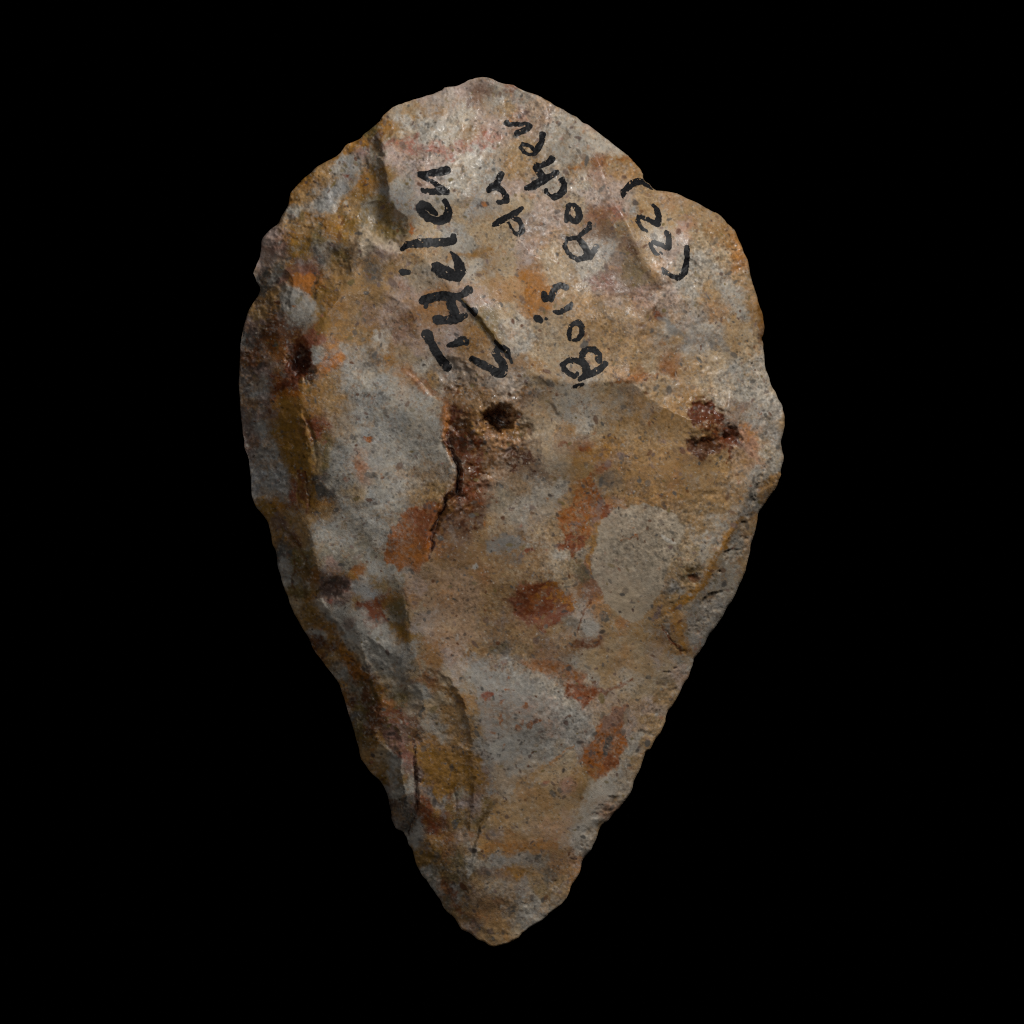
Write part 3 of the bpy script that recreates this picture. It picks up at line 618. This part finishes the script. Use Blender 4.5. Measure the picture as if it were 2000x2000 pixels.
ell('D', 60, 1060, 130, 100, 'db+br', .6, .3, .9, 3, .7)
ell('C', 1700, 1290, 80, 100, 'ru', .5, .2, 1, 2)
ell('C', 1650, 1450, 120, 90, 'db+br', .55, .2, 1, 3, .7)
line('C', '1560,1160,40 1570,1300,50 1500,1460,60 1420,1600,50', 'db', .6, 1.5, .9)
line('C', '1530,1260,60 1480,1400,90 1420,1530,70', 'br+oc', .5, 2, 1)
# --- right centre
poly('D', '1210,680 1290,640 1370,640 1450,760 1560,830 1560,920 1500,1000 1400,1000 1300,1040 1220,990 1180,910 1270,880 1330,850 1260,800', 'ru+br', .75, 14, 1.4, .4)
poly('D', '1230,660 1350,630 1400,700 1460,770 1420,800 1330,770 1280,800 1240,840 1210,760', 'db+ru', .95, 5, 1.1, .15)
poly('D', '1470,830 1570,840 1550,910 1500,960 1440,930 1440,880', 'db+ru', .95, 5, 1.1, .15)
poly('D', '1170,910 1260,880 1320,940 1400,930 1420,980 1330,1040 1250,1030 1220,960', 'db+br', .9, 6, 1.3, .2)
line('D', '1500,930,30 1510,1020,34 1480,1060,16', 'ru+br', .8)
poly('D', '1560,850 1640,880 1700,960 1690,1060 1640,1040 1580,950', 'or+pk', .7, 12)
line('D', '700,520,24 850,480,46 1000,470,24', 'or+br', .6)
ell('D', 1070, 420, 80, 50, 'or+br', .5, .3, .9)
ell('D', 1000, 55, 36, 40, 'br+ru', .7)
line('D', '1020,90,40 1090,150,60 1200,220,30 1290,260,40', 'bg+dg', .55)
ell('D', 1390, 270, 40, 26, 'dg', .6, .6)
line('D', '330,940,26 400,970,16', 'ru', .6)
line('D', '470,970,40 550,985,24', 'ru', .6)
poly('D', '540,990 620,950 720,900 770,910 740,980 650,1020 560,1050', 'oc', .55, 16, 2)
ell('D', 757, 1020, 34, 16, 'pu', .8, .1)
ell('D', 1020, 930, 34, 26, 'pu', .6, .1)
ell('D', 690, 1190, 70, 60, 'dg', .55, .2, .8, 1.5)
line('D', '560,1150,40 640,1090,60 660,1060,30', 'ru', .5)
poly('D', '320,1460 380,1340 470,1200 560,1150 590,1250 600,1380 690,1360 660,1420 590,1470 540,1560 500,1640 450,1720 380,1690 330,1620', 'or+ru', .7, 12, 1.6, .4)
poly('D', '350,1560 430,1540 500,1560 490,1650 440,1710 380,1680 330,1620', 'ru', .7, 12, 1.4, .4)
ell('D', 640, 1400, 40, 32, 'ru', .7, -.4)
ell('D', 440, 1490, 50, 16, 'pu', .7, .2)
line('D', '590,1330,40 580,1430,40 560,1500,24', 'pu', .6)
line('D', '610,1470,30 560,1600,34 530,1720,30 540,1800,20', 'oc', .6, 1, .8)
# big pale grey oval
poly('F', '780,50 830,20 900,-20 1000,-48 1100,-60 1200,-20 1300,20 1345,90 1350,150 1320,210 1270,320 1240,420 1210,520 1170,590 1120,650 1080,700 1040,748 950,742 870,690 830,640 800,560 770,500 725,430 722,330 760,180', 'g+be', .85, 5, .7, .1)
ell('F', 960, 600, 120, 110, 'be', .3, 0, 1)
line('F', '920,190,16 980,185,16 1030,150,22', 'or+ru', .6, .7)
line('F', '1200,160,16 1240,195,30 1290,210,14', 'lg', 1.0, .2, .3, 0)
line('F', '1740,40,30 1650,170,40 1580,300,40 1530,400,50 1470,500,50 1400,580,60 1310,640,50 1240,680,40', 'oc', .75, .8, .6)
ell('F', 1410, 450, 45, 38, 'br', .85)
ell('F', 1420, 385, 60, 20, 'ol+br', .7)
line('F', '1200,780,14 1270,880,18 1340,980,18', 'ru+br', .75, .6)
line('F', '1290,690,40 1310,800,70 1340,900,60 1370,970,40', 'oc', .6, 1, .7)
line('F', '1140,720,30 1190,660,30', 'pu', .8)
ell('F', 1320, 655, 20, 10, 'pu', .85)
for x, y, r in [(1560, 475, 22), (1470, 740, 24), (1380, 820, 18), (1470, 840, 14), (1420, 690, 14), (1490, 790, 12), (1440, 590, 10)]:
    ell('F', x, y, r, r * .8, 'ol+dg', .6)
# --- rust roundel
ell('F', 370, 630, 200, 160, 'ru', .9, .15, .16, 1.2, .2)
line('F', '170,640,50 230,560,50 330,510,50 450,500,40', 'db+ru', .5, 1.5, 1)
ell('F', 280, 690, 110, 90, 'ru+db', .5, 0, .9, 2)
line('F', '330,560,40 400,530,40 500,540,60 520,620,60 460,680,40', 'oc+or', .5, 2.5, .8, .8)
ell('F', 330, 600, 50, 40, 'ru+or', .5, 0, .9, 2)
poly('F', '10,190 150,150 240,170 250,210 180,250 60,280 10,260', 'dg+bg', .7, 9, 1.3)
ell('F', 240, 310, 28, 22, 'pu+dg', .8)
ell('F', 295, 258, 22, 20, 'ru', .8)
ell('F', 655, 430, 52, 68, 'dg+ol', .75, -.3)
ell('F', 90, 925, 60, 40, 'dg+ol', .7, -.2)
ell('F', 715, 800, 50, 60, 'bg+lg', .6, .2)
ell('F', 810, 725, 50, 20, 'dg', .7, .2)
line('F', '720,590,10 660,720,12 630,830,12', 'ru+br', .7, .6)
poly('F', '560,940 640,870 700,890 780,870 790,915 680,925', 'ru+br', .7, 6)
poly('F', '220,1010 330,1000 470,1030 570,1050 640,1080 680,1160 740,1200 760,1240 710,1290 660,1345 620,1300 560,1270 540,1190 480,1140 380,1100 270,1080', 'br+or', .62, 12, 1)
poly('F', '560,1180 640,1120 690,1180 760,1230 710,1290 660,1345 610,1300 555,1270', 'ru', .68, 8, .9)
line('F', '740,1215,16 850,1220,26 930,1170,18 990,1140,14', 'ru', .65, .8)
poly('S', '915,1300 985,1310 1060,1340 1110,1385 1165,1400 1160,1440 1100,1480 1030,1500 990,1560 962,1520 950,1450 930,1380', 'g+bg', .6, 12, 1.6)
ell('F', 20, 1255, 34, 30, 'rd+ru', .75)
for x, y, r in [(170, 1140, 16), (100, 1300, 14), (210, 1475, 26), (300, 1450, 30), (340, 1435, 26), (240, 1430, 18), (90, 1385, 24), (110, 1420, 18), (40, 1510, 20), (140, 1220, 14), (270, 1330, 22)]:
    ell('F', x, y, r, r * .8, 'ru+or', .65)
# orange lens with dark slot
poly('F', '950,1300 970,1340 940,1410 930,1480 970,1550 960,1620 930,1700 880,1750 820,1810 720,1830 660,1760 640,1680 700,1600 740,1510 800,1430 850,1370 900,1330', 'or+ru', .8, 9, 1)
poly('F', '940,1310 960,1350 930,1430 860,1480 790,1520 800,1430 860,1370', 'br+pk', .65, 12)
poly('F', '800,1660 900,1660 930,1700 880,1750 820,1765 790,1740', 'ru+br', .7, 8)
ell('F', 838, 1605, 24, 72, 'dg', .9, .32, .35, .6)
line('F', '450,1730,18 480,1690,24 560,1630,18 600,1590,12', 'or+oc', .6)
line('F', '200,1900,30 330,1810,36 420,1740,26', 'oc', .5)
line('F', '670,1780,60 690,1860,70 640,1932,60', 'ol+oc', .5, 1.5, 1)
poly('S', '800,1110 880,1100 940,1150 950,1230 900,1270 830,1250 800,1190', 'pk+tn', .4, 20, 2)
# --- lower left
poly('E', '560,590 620,540 650,480 740,450 800,490 750,560 740,610 640,600', 'db+pu', .85, 8, 1.3)
poly('E', '830,510 870,470 930,480 970,560 960,610 900,580', 'bg', .6, 10)
line('E', '880,640,40 950,680,56 1060,740,50', 'ru', .75, 1.2)
line('E', '1130,770,50 1190,830,60 1220,880,40', 'yo', .6, 1.2, .8)
poly('E', '570,620 660,600 700,630 790,650 900,680 960,730 1080,760 1140,850 1140,1000 1090,1110 1000,1130 930,980 860,870 760,850 690,740', 'g', .5, 14, 1.5)
line('E', '770,940,60 850,1030,90 930,1130,60', 'oc+or', .6, 1, .9)
line('E', '820,870,22 880,950,30 930,1050,26 950,1100,16', 'be+lg', .65, .7)
ell('E', 690, 325, 34, 28, 'ru+pk', .6)
ell('E', 880, 385, 50, 32, 'or+br', .6)
ell('E', 820, 755, 30, 50, 'pu', .5, .4, .8)
ell('E', 1310, 1350, 14, 36, 'dg', .9, -.2)
ell('E', 1675, 375, 26, 26, 'lg+bg', .85)
ell('E', 1755, 1250, 44, 32, 'rd+ru', .75)
line('E', '1080,1520,50 1160,1580,60 1220,1660,50 1240,1740,30', 'rd+pu', .55)
# --- tip
poly('S', '960,1500 1060,1480 1150,1520 1130,1600 1090,1680 1000,1700 950,1660 975,1580', 'be+oc', .42, 40, 3, .3)
poly('S', '915,1740 960,1700 1020,1760 1000,1820 960,1842 925,1800', 'oc+be', .45, 26, 2, .3)
poly('G', '590,380 700,400 830,440 960,420 1020,520 1040,640 1000,700 900,640 820,660 760,760 680,680 600,640 580,500', 'oc+yo', .75, 16, 2)
line('G', '600,650,30 680,700,34 740,770,44 770,860,30', 'bg+pu', .6)
poly('G', '590,730 660,750 720,850 720,980 650,940 600,830', 'ru', .6, 14, 1.5)
poly('G', '530,1000 590,890 620,960 590,1050 560,1080', 'lg+bg', .6, 10)
ell('G', 810, 535, 22, 26, 'dg', .75)
ell('G', 838, 915, 18, 34, 'dg', .8)
ell('G', 605, 600, 22, 34, 'pu+br', .8, .2)
line('G', '1080,780,40 1040,860,60 1000,950,40', 'ol+br', .6, 1.2)
line('G', '990,1090,50 960,1190,50 930,1270,30', 'lg', .65, .8)
line('G', '1060,1080,60 1250,1050,80 1420,1060,70 1520,1060,50', 'or+oc', .5, 2, 1)
ell('G', 1260, 1245, 90, 50, 'oc', .6, -.1, .7, 1.5)
line('G', '1130,1150,40 1280,1140,60 1420,1150,50', 'bg', .5, 2, 1)
poly('G', '1740,620 1900,560 1932,700 1800,900 1760,1050 1660,1080 1640,940 1700,780', 'lg', .45, 16, 1.5)
ell('G', 1650, 1138, 24, 16, 'db+pu', .85)
ell('G', 1230, 1500, 22, 16, 'dg', .85)
ell('G', 1310, 625, 26, 14, 'dg', .8, -.3)
ell('G', 1450, 1020, 10, 6, 'dg', .8)
ell('G', 1695, 918, 12, 12, 'dg', .9)
ell('G', 1600, 640, 44, 60, 'rd+pk', .45, .3, .9)

# --- cracks and joints lined in dark brown and olive
for f, s, key, op in [('C', '1480,880,18 1530,1020,26 1570,1130,24 1565,1280,20 1500,1270,18 1440,1430,22 1390,1540,26 1355,1720,20', 'db', .85),
                      ('C', '510,1140,14 540,1280,16 545,1400,12', 'db+br', .7), ('C', '520,760,10 575,900,18 590,1160,14', 'br+ol', .7),
                      ('E', '340,80,20 420,180,26 500,290,26 520,400,30 510,590,22', 'br+ol', .75), ('E', '440,330,14 430,480,18 440,600,12', 'br', .6),
                      ('E', '960,1130,20 990,1270,36 930,1350,40 890,1420,40 880,1560,20', 'db+ol', .7),
                      ('G', '560,330,14 565,500,14 580,700,16 575,820,18 510,985,12', 'db', .65),
                      ('S', '893,572,5 925,612,10 965,662,9 1001,706,5', 'yo+ol', .8)]:
    line(f, s, key, op, .8)

# --- grain of the chert: tonal grain, quartz flecks, iron flecks, dark specks, tiny inclusions
lum = C.mean(2)
sat = (C.max(2) - C.min(2)) / (C.max(2) + 1e-6)
tone = 0.05 * fbm(40, 401, 4, .8) + (0.05 * N(6, 402) + 0.085 * N(3, 403) + 0.075 * N(1.7, 404)) * np.clip(.9 + .4 * fbm(90, 408, 2), .3, 1.7)
C *= np.clip(1 + tone, .45, 1.7)[..., None]
pep = np.clip(N(3.4, 411) + .35 * fbm(40, 412, 2) - 2.0, 0, 1.2)
C *= (1 - .6 * np.clip(pep, 0, 1))[..., None]
flk = np.clip(N(3.2, 413) - 2.3, 0, 1)
C = C * (1 - .6 * flk[..., None]) + .6 * flk[..., None] * col('lg')

ys_in, xs_in = np.where(inG & (dE > 6))
pick = rng.integers(0, len(ys_in), 3600)
KEYS = ['dg', 'dg', 'dg', 'pu', 'br', 'ol', 'dg+db', 'db+pu']
for n, i in enumerate(pick):
    x, y = X0 + xs_in[i] * ST, Y0 + ys_in[i] * ST
    r = float(np.clip(rng.lognormal(.72, .5), 1.0, 7))
    ell('S', x, y, r * rng.uniform(.8, 1.7), r * rng.uniform(.55, 1.0), KEYS[n % 8], rng.uniform(.4, .95), rng.uniform(0, 3.1), .35, .25, 0)
for i in rng.integers(0, len(ys_in), 420):
    x, y = X0 + xs_in[i] * ST, Y0 + ys_in[i] * ST
    r = float(np.clip(rng.lognormal(.6, .5), 1, 7))
    ell('S', x, y, r * rng.uniform(.9, 1.6), r, ['ru', 'or', 'rd', 'lg', 'lg', 'bg'][rng.integers(0, 6)], rng.uniform(.25, .6), rng.uniform(0, 3.1), .8, .6, .3)
for i in rng.integers(0, len(ys_in), 900):  # white quartz grains, painted bright to give sparkle glints
    x, y = X0 + xs_in[i] * ST, Y0 + ys_in[i] * ST
    ell('S', x, y, rng.uniform(1.0, 1.9), rng.uniform(.8, 1.3), 'lg', rng.uniform(.4, .9), rng.uniform(0, 3), .8, .2, 0)
C = np.clip(C, .004, .85)
ROU = np.clip(.52 + .08 * fbm(14, 501, 3) + .09 * N(2.5, 502) - .14 * vz - .2 * np.clip(N(2.5, 503) - 1.9, 0, 1), .22, .85)


# ------------------------------------------------------------------ stone mesh: knapped upper face + coarser under face
def nearest_on_outline(x, y):
    A = OUTL
    B = np.roll(OUTL, -1, 0)
    d = B - A
    q = (d ** 2).sum(1) + 1e-9
    out = np.zeros((len(x), 2))
    for s0 in range(0, len(x), 2000):
        s1 = min(len(x), s0 + 2000)
        px, py = x[s0:s1, None], y[s0:s1, None]
        t = np.clip(((px - A[:, 0]) * d[:, 0] + (py - A[:, 1]) * d[:, 1]) / q, 0, 1)
        ex, ey = A[:, 0] + t * d[:, 0], A[:, 1] + t * d[:, 1]
        k = np.argmin((ex - px) ** 2 + (ey - py) ** 2, 1)
        r = np.arange(s1 - s0)
        out[s0:s1] = np.c_[ex[r, k], ey[r, k]]
    return out


def rimz(x, y):
    return 3.0 * np.sin(x * .011 + 1) + 3.0 * np.sin(y * .009) + 1.5 * np.sin(x * .03 + y * .021)


def face(g, ing, zf, sign):
    cx = inside(g.X[:-1, :-1] + g.st / 2, g.Y[:-1, :-1] + g.st / 2, OUTL)
    used = np.zeros(g.shape, bool)
    for a, b in ((0, 0), (0, 1), (1, 0), (1, 1)):
        used[a:g.shape[0] - 1 + a, b:g.shape[1] - 1 + b] |= cx
    # border vertices = used but not surrounded by four used cells
    full = np.zeros(g.shape, int)
    for a, b in ((0, 0), (0, 1), (1, 0), (1, 1)):
        full[a:g.shape[0] - 1 + a, b:g.shape[1] - 1 + b] += cx
    border = used & (full < 4)
    idx = -np.ones(g.shape, int)
    idx[used] = np.arange(used.sum())
    x = g.X[used].copy()
    y = g.Y[used].copy()
    z = zf[used].copy()
    bm = border[used]
    p = nearest_on_outline(x[bm], y[bm])
    x[bm], y[bm] = p[:, 0], p[:, 1]
    z[bm] = 0
    z = z * sign + rimz(x, y)
    i, j = np.where(cx)
    q = np.stack([idx[i, j], idx[i + 1, j], idx[i + 1, j + 1], idx[i, j + 1]], 1)
    if sign < 0:
        q = q[:, ::-1]
    v = np.stack([(x - 1000) * PX, (1000 - y) * PX, EDGE + z * PX], 1)
    return v, q, used


v1, q1, used1 = face(G, inG, Z, 1)
UG = Grid(6.0)
inU = inside(UG.X, UG.Y, OUTL)
dU = segdist(UG.X, UG.Y, OUTL, closed=True)[0] * inU
zU = 118 * (1 - np.exp(-dU / 95)) + 4 * fnoise(UG.shape, 9, 77) * np.clip(dU / 40, 0, 1) + 2 * fnoise(UG.shape, 3, 78) * np.clip(dU / 30, 0, 1)
zU *= (EDGE / PX - 8) / zU.max()
v2, q2, used2 = face(UG, inU, zU, -1)
cu = bilin(C, G, 2000 - UG.X[used2], UG.Y[used2])
V = np.vstack([v1, v2])
Q = np.vstack([q1, q2 + len(v1)])
V[:, 2] -= V[:, 2].min() - 0.0002
DZ = V[0, 2] - v1[0, 2]


def mesh_from(name, V, Q):
    me = bpy.data.meshes.new(name)
    me.vertices.add(len(V))
    me.vertices.foreach_set('co', V.astype(np.float32).ravel())
    me.loops.add(len(Q) * 4)
    me.loops.foreach_set('vertex_index', Q.astype(np.int32).ravel())
    me.polygons.add(len(Q))
    me.polygons.foreach_set('loop_start', np.arange(0, len(Q) * 4, 4, dtype=np.int32))
    me.polygons.foreach_set('use_smooth', np.ones(len(Q), bool))
    me.update(calc_edges=True)
    me.validate()
    return me


me = mesh_from('hand_axe', V, Q)
ca = me.color_attributes.new('mineral', 'FLOAT_COLOR', 'POINT')
rgba = np.ones((len(V), 4), np.float32)
rgba[:len(v1), :3] = C[used1]
rgba[len(v1):, :3] = cu
rgba[:len(v1), 3] = ROU[used1]
rgba[len(v1):, 3] = .6
ca.data.foreach_set('color', rgba.ravel())

ms, nt, bs = new_mat('weathered_chert')
at = nt.nodes.new('ShaderNodeAttribute')
at.attribute_name = 'mineral'
tc = nt.nodes.new('ShaderNodeTexCoord')
n1 = nt.nodes.new('ShaderNodeTexNoise')
n1.inputs['Scale'].default_value = 9000
n1.inputs['Detail'].default_value = 3
nt.links.new(tc.outputs['Object'], n1.inputs['Vector'])
mr = nt.nodes.new('ShaderNodeMapRange')
mr.inputs[1].default_value = .3
mr.inputs[2].default_value = .7
mr.inputs[3].default_value = .86
mr.inputs[4].default_value = 1.14
nt.links.new(n1.outputs['Fac'], mr.inputs[0])
mx = nt.nodes.new('ShaderNodeVectorMath')
mx.operation = 'SCALE'
nt.links.new(at.outputs['Color'], mx.inputs[0])
nt.links.new(mr.outputs[0], mx.inputs['Scale'])
nt.links.new(mx.outputs[0], bs.inputs['Base Color'])
nt.links.new(at.outputs['Alpha'], bs.inputs['Roughness'])
bs.inputs['Specular IOR Level'].default_value = .5
bp = nt.nodes.new('ShaderNodeBump')
bp.inputs['Strength'].default_value = .35
bp.inputs['Distance'].default_value = .00008
n2 = nt.nodes.new('ShaderNodeTexNoise')
n2.inputs['Scale'].default_value = 5200
n2.inputs['Detail'].default_value = 2
nt.links.new(tc.outputs['Object'], n2.inputs['Vector'])
nt.links.new(n2.outputs['Fac'], bp.inputs['Height'])
nt.links.new(bp.outputs[0], bs.inputs['Normal'])
me.materials.append(ms)
axe = bpy.data.objects.new('hand_axe', None)
axe.empty_display_size = .02
body = bpy.data.objects.new('stone_body', me)
body.parent = axe
sc.collection.objects.link(body)
axe['label'] = 'teardrop shaped flaked stone hand axe, mottled grey, ochre and rust, with black handwriting'
axe['category'] = 'hand axe'
sc.collection.objects.link(axe)

# ------------------------------------------------------------------ marker handwriting, one mesh for each word
mi, nt, bs = new_mat('black_marker_ink')
tc = nt.nodes.new('ShaderNodeTexCoord')
n1 = nt.nodes.new('ShaderNodeTexNoise')
n1.inputs['Scale'].default_value = 4200
n1.inputs['Detail'].default_value = 4
nt.links.new(tc.outputs['Object'], n1.inputs['Vector'])
cr = nt.nodes.new('ShaderNodeValToRGB')
cr.color_ramp.elements[0].position = .35
cr.color_ramp.elements[0].color = (.006, .006, .007, 1)
cr.color_ramp.elements[1].position = .72
cr.color_ramp.elements[1].color = (.022, .022, .024, 1)
nt.links.new(n1.outputs['Fac'], cr.inputs[0])
nt.links.new(cr.outputs[0], bs.inputs['Base Color'])
bs.inputs['Roughness'].default_value = .42
bs.inputs['Specular IOR Level'].default_value = .3

WORDS = [
 ('handwritten word St in thick black marker', [
  ('T3', '1090,1280,110 1250,1350,130 1400,1440,110 1550,1530,180 1650,1530,180 1690,1440,130 1640,1330,150 1560,1250,120 1530,1150,130 1570,1060,110'),
  ('T3', '1500,930,40 1560,1010,80 1660,1080,150 1740,1120,110 1760,1210,90 1830,1330,30'),
  ('T3', '240,820,200 300,960,150 400,1130,150 500,1290,150 610,1420,170'),
  ('T3', '650,1020,80 780,980,115 920,920,140 970,950,110')]),
 ('handwritten word Hélen in thick black marker', [
  ('T2', '560,1220,165 700,1180,150 900,1150,170 1080,1170,170 1200,1150,90 1300,1120,110 1400,1040,160'),
  ('T2', '1060,1200,180 1080,1330,170 1130,1480,190'), ('T2', '600,1250,120 600,1340,70'),
  ('T2', '810,1590,165 950,1600,130 1130,1580,190 1250,1550,150 1340,1520,90'),
  ('T2', '1200,1170,30 1320,1310,40 1430,1420,60 1500,1450,160'),
  ('T2', '150,700,105 260,700,95'),
  ('T2', '1070,330,40 1160,430,120 1230,560,160 1270,690,160 1190,790,180 1040,730,220 900,680,240 790,600,180'),
  ('T1', '1110,1460,100 1110,1550,140 950,1590,140 700,1590,150 450,1600,150 270,1620,120 150,1720,60'),
  ('T1', '950,800,85 1000,900,95 1030,1020,130 980,1130,170 850,1180,160 680,1140,140 540,1040,150 480,930,140 530,860,120 640,900,120 700,970,110 780,1050,80'),
  ('T1', '990,220,140 850,260,125 650,290,110 480,300,80'), ('T1', '480,315,90 600,390,80 750,470,75 900,570,85 980,620,100'),
  ('T1', '980,630,120 800,630,110 640,620,105 530,600,60')]),
 ('handwritten word du in black marker', [
  ('T5', '870,650,50 760,730,105 560,830,105 400,930,115 315,970,40'),
  ('T5', '700,830,70 800,880,85 850,980,85 870,1090,85 800,1150,75 700,1110,55 650,1020,40 610,930,34'),
  ('T4', '470,1170,110 420,1280,110 370,1380,140 280,1410,140 230,1460,110'),
  ('T4', '370,1400,140 480,1480,105 560,1590,105 570,1670,100 480,1690,85 420,1690,75')]),
 ('handwritten word Rocher in black marker', [
  ('T6', '1270,370,75 1250,440,105 1150,520,85 1070,600,70'),
  ('T6', '1060,630,75 930,620,75 830,670,65 800,780,65 840,890,75 930,980,75 1040,1050,75 1150,1010,105 1260,970,145 1330,890,115 1390,810,100'),
  ('T6', '1060,640,75 1150,760,105 1210,870,105 1250,960,110'),
  ('T6', '850,120,90 870,30,110 960,20,110 1050,100,100 1080,220,110 1030,310,110 940,310,80 860,230,110 830,320,60 830,130,70'),
  ('T4', '1610,1270,90 1650,1360,105 1640,1470,125 1560,1570,115 1450,1610,90 1370,1570,65 1310,1510,65 1320,1470,60'),
  ('T4', '950,1420,100 1080,1390,125 1250,1280,150 1400,1200,105 1520,1130,80'),
  ('T4', '1260,1230,130 1180,1120,115 1120,1020,95 1230,1000,105 1340,960,100 1430,880,110'),
  ('T4', '1250,410,115 1240,500,95 1200,600,115 1150,700,115 1110,780,75 1000,800,55 900,740,55 830,660,55 860,590,45 960,600,55 1050,660,65 1110,740,55'),
  ('T4', '570,180,90 600,220,75 750,220,70 900,220,80 1000,250,105 960,310,105 850,350,105 760,390,85')]),
 ('handwritten word Bois in black marker', [
  ('T7', '1560,1460,95 1450,1560,115 1300,1640,115 1150,1700,110 1080,1750,80'),
  ('T7', '1240,1660,110 1190,1520,145 1110,1400,115 1130,1260,115 1220,1180,90 1350,1190,105 1440,1290,105 1440,1410,105'),
  ('T7', '1120,1450,115 1000,1390,95 850,1400,95 760,1480,85 790,1570,80 880,1650,85 980,1690,85 1030,1650,65'),
  ('T7', '960,1890,30 1050,1870,60 1140,1850,40'),
  ('T7', '890,1000,60 885,880,65 900,770,75 970,690,75 1060,680,95 1120,780,95 1110,900,95 1050,1000,75 960,1020,34'),
  ('T7', '620,480,75 700,490,85 790,450,75 880,390,115 910,340,75'), ('T7', '290,600,110 330,640,110'), ('T7', '445,600,22 465,615,22'),
  ('T7', '410,150,100 430,230,115 530,230,125 580,120,115 620,20,105 720,-20,105 820,20,110')]),
 ('handwritten number 22 in brackets in black marker', [
  ('T8', '260,430,45 280,320,95 380,230,105 500,150,110 600,140,95 700,190,85 800,270,50'),
  ('T8', '830,590,50 900,680,85 925,800,100 900,940,125 800,910,75 700,850,80 560,810,80 530,870,65 570,980,55 640,1060,55 700,1080,45'),
  ('T8', '1060,1080,50 1110,1160,95 1110,1300,105 1110,1390,105 980,1350,75 850,1290,75 770,1310,65 790,1390,55 850,1480,55 910,1530,45'), ('T8', '950,1480,30 985,1510,22'),
  ('T8', '1460,1390,85 1455,1550,90 1440,1750,95 1400,1880,115 1300,1960,90 1180,1940,65 1060,1870,75 990,1780,30')]),
]
SI = 0.75
L_, D_, B_, A_ = 'letter', 'digit', 'bracket', 'accent_mark'
SPLIT = [[(L_, 2), (L_, 2)], [(L_, 5), (A_, 1), (L_, 1), (L_, 1), (L_, 1), (L_, 3)], [(L_, 2), (L_, 2)],
         [(L_, 3), (L_, 1), (L_, 1), (L_, 2), (L_, 1), (L_, 1)], [(L_, 4), (L_, 1), (L_, 3), (L_, 1)], [(B_, 1), (D_, 1), (D_, 2), (B_, 1)]]


def ink_mesh(name, strokes, seed):
    SP = [T(f, s) for f, s in strokes]
    al = np.vstack(SP)
    xs = np.arange(al[:, 0].min() - 16, al[:, 0].max() + 16, SI)
    ys = np.arange(al[:, 1].min() - 16, al[:, 1].max() + 16, SI)
    X, Y = np.meshgrid(xs, ys)
    n3, n4, n5 = fnoise(X.shape, 6 / SI, 900 + seed), fnoise(X.shape, 2.4 / SI, 1920 + seed), fnoise(X.shape, 5 / SI, 2940 + seed)
    sdm = np.full(X.shape, 1e9)
    for P in SP:
        e, _, w, _ = segdist(X + .5 * n3, Y + .5 * n5, P)
        sdm = np.minimum(sdm, e - w * .5)
    keep = sdm < (.25 * n4 + .4 * n3 + .9)
    keep &= ~((n4 * .75 + n5 * .7 > 2.25) | ((sdm > -1.0) & (n4 > 1.8)))
    keep &= bilin(inG.astype(float), G, X, Y) > .9
    cells = keep[:-1, :-1]
    used = np.zeros(X.shape, bool)
    for a, b in ((0, 0), (0, 1), (1, 0), (1, 1)):
        used[a:X.shape[0] - 1 + a, b:X.shape[1] - 1 + b] |= cells
    idx = -np.ones(X.shape, int)
    idx[used] = np.arange(used.sum())
    x, y = X[used], Y[used]
    z = bilin(Z, G, x, y) + rimz(x, y) + .45 + .05 * (seed % 3)
    Vi = np.stack([(x - 1000) * PX, (1000 - y) * PX, EDGE + z * PX + DZ], 1)
    i, j = np.where(cells)
    Qi = np.stack([idx[i, j], idx[i + 1, j], idx[i + 1, j + 1], idx[i, j + 1]], 1)
    mw = mesh_from(name, Vi, Qi)
    mw.materials.append(mi)
    return mw


seed = 0
for wi, (lab, strokes) in enumerate(WORDS):
    pn = 'ink_number' if wi == 5 else 'ink_word'
    ow = bpy.data.objects.new(pn, None)
    ow.empty_display_size = .005
    ow['label'] = lab
    ow.parent = axe
    sc.collection.objects.link(ow)
    k = 0
    for nm, n in SPLIT[wi]:
        ol = bpy.data.objects.new(nm, ink_mesh(nm, strokes[k:k + n], seed))
        ol.parent = ow
        sc.collection.objects.link(ol)
        k += n
        seed += 1
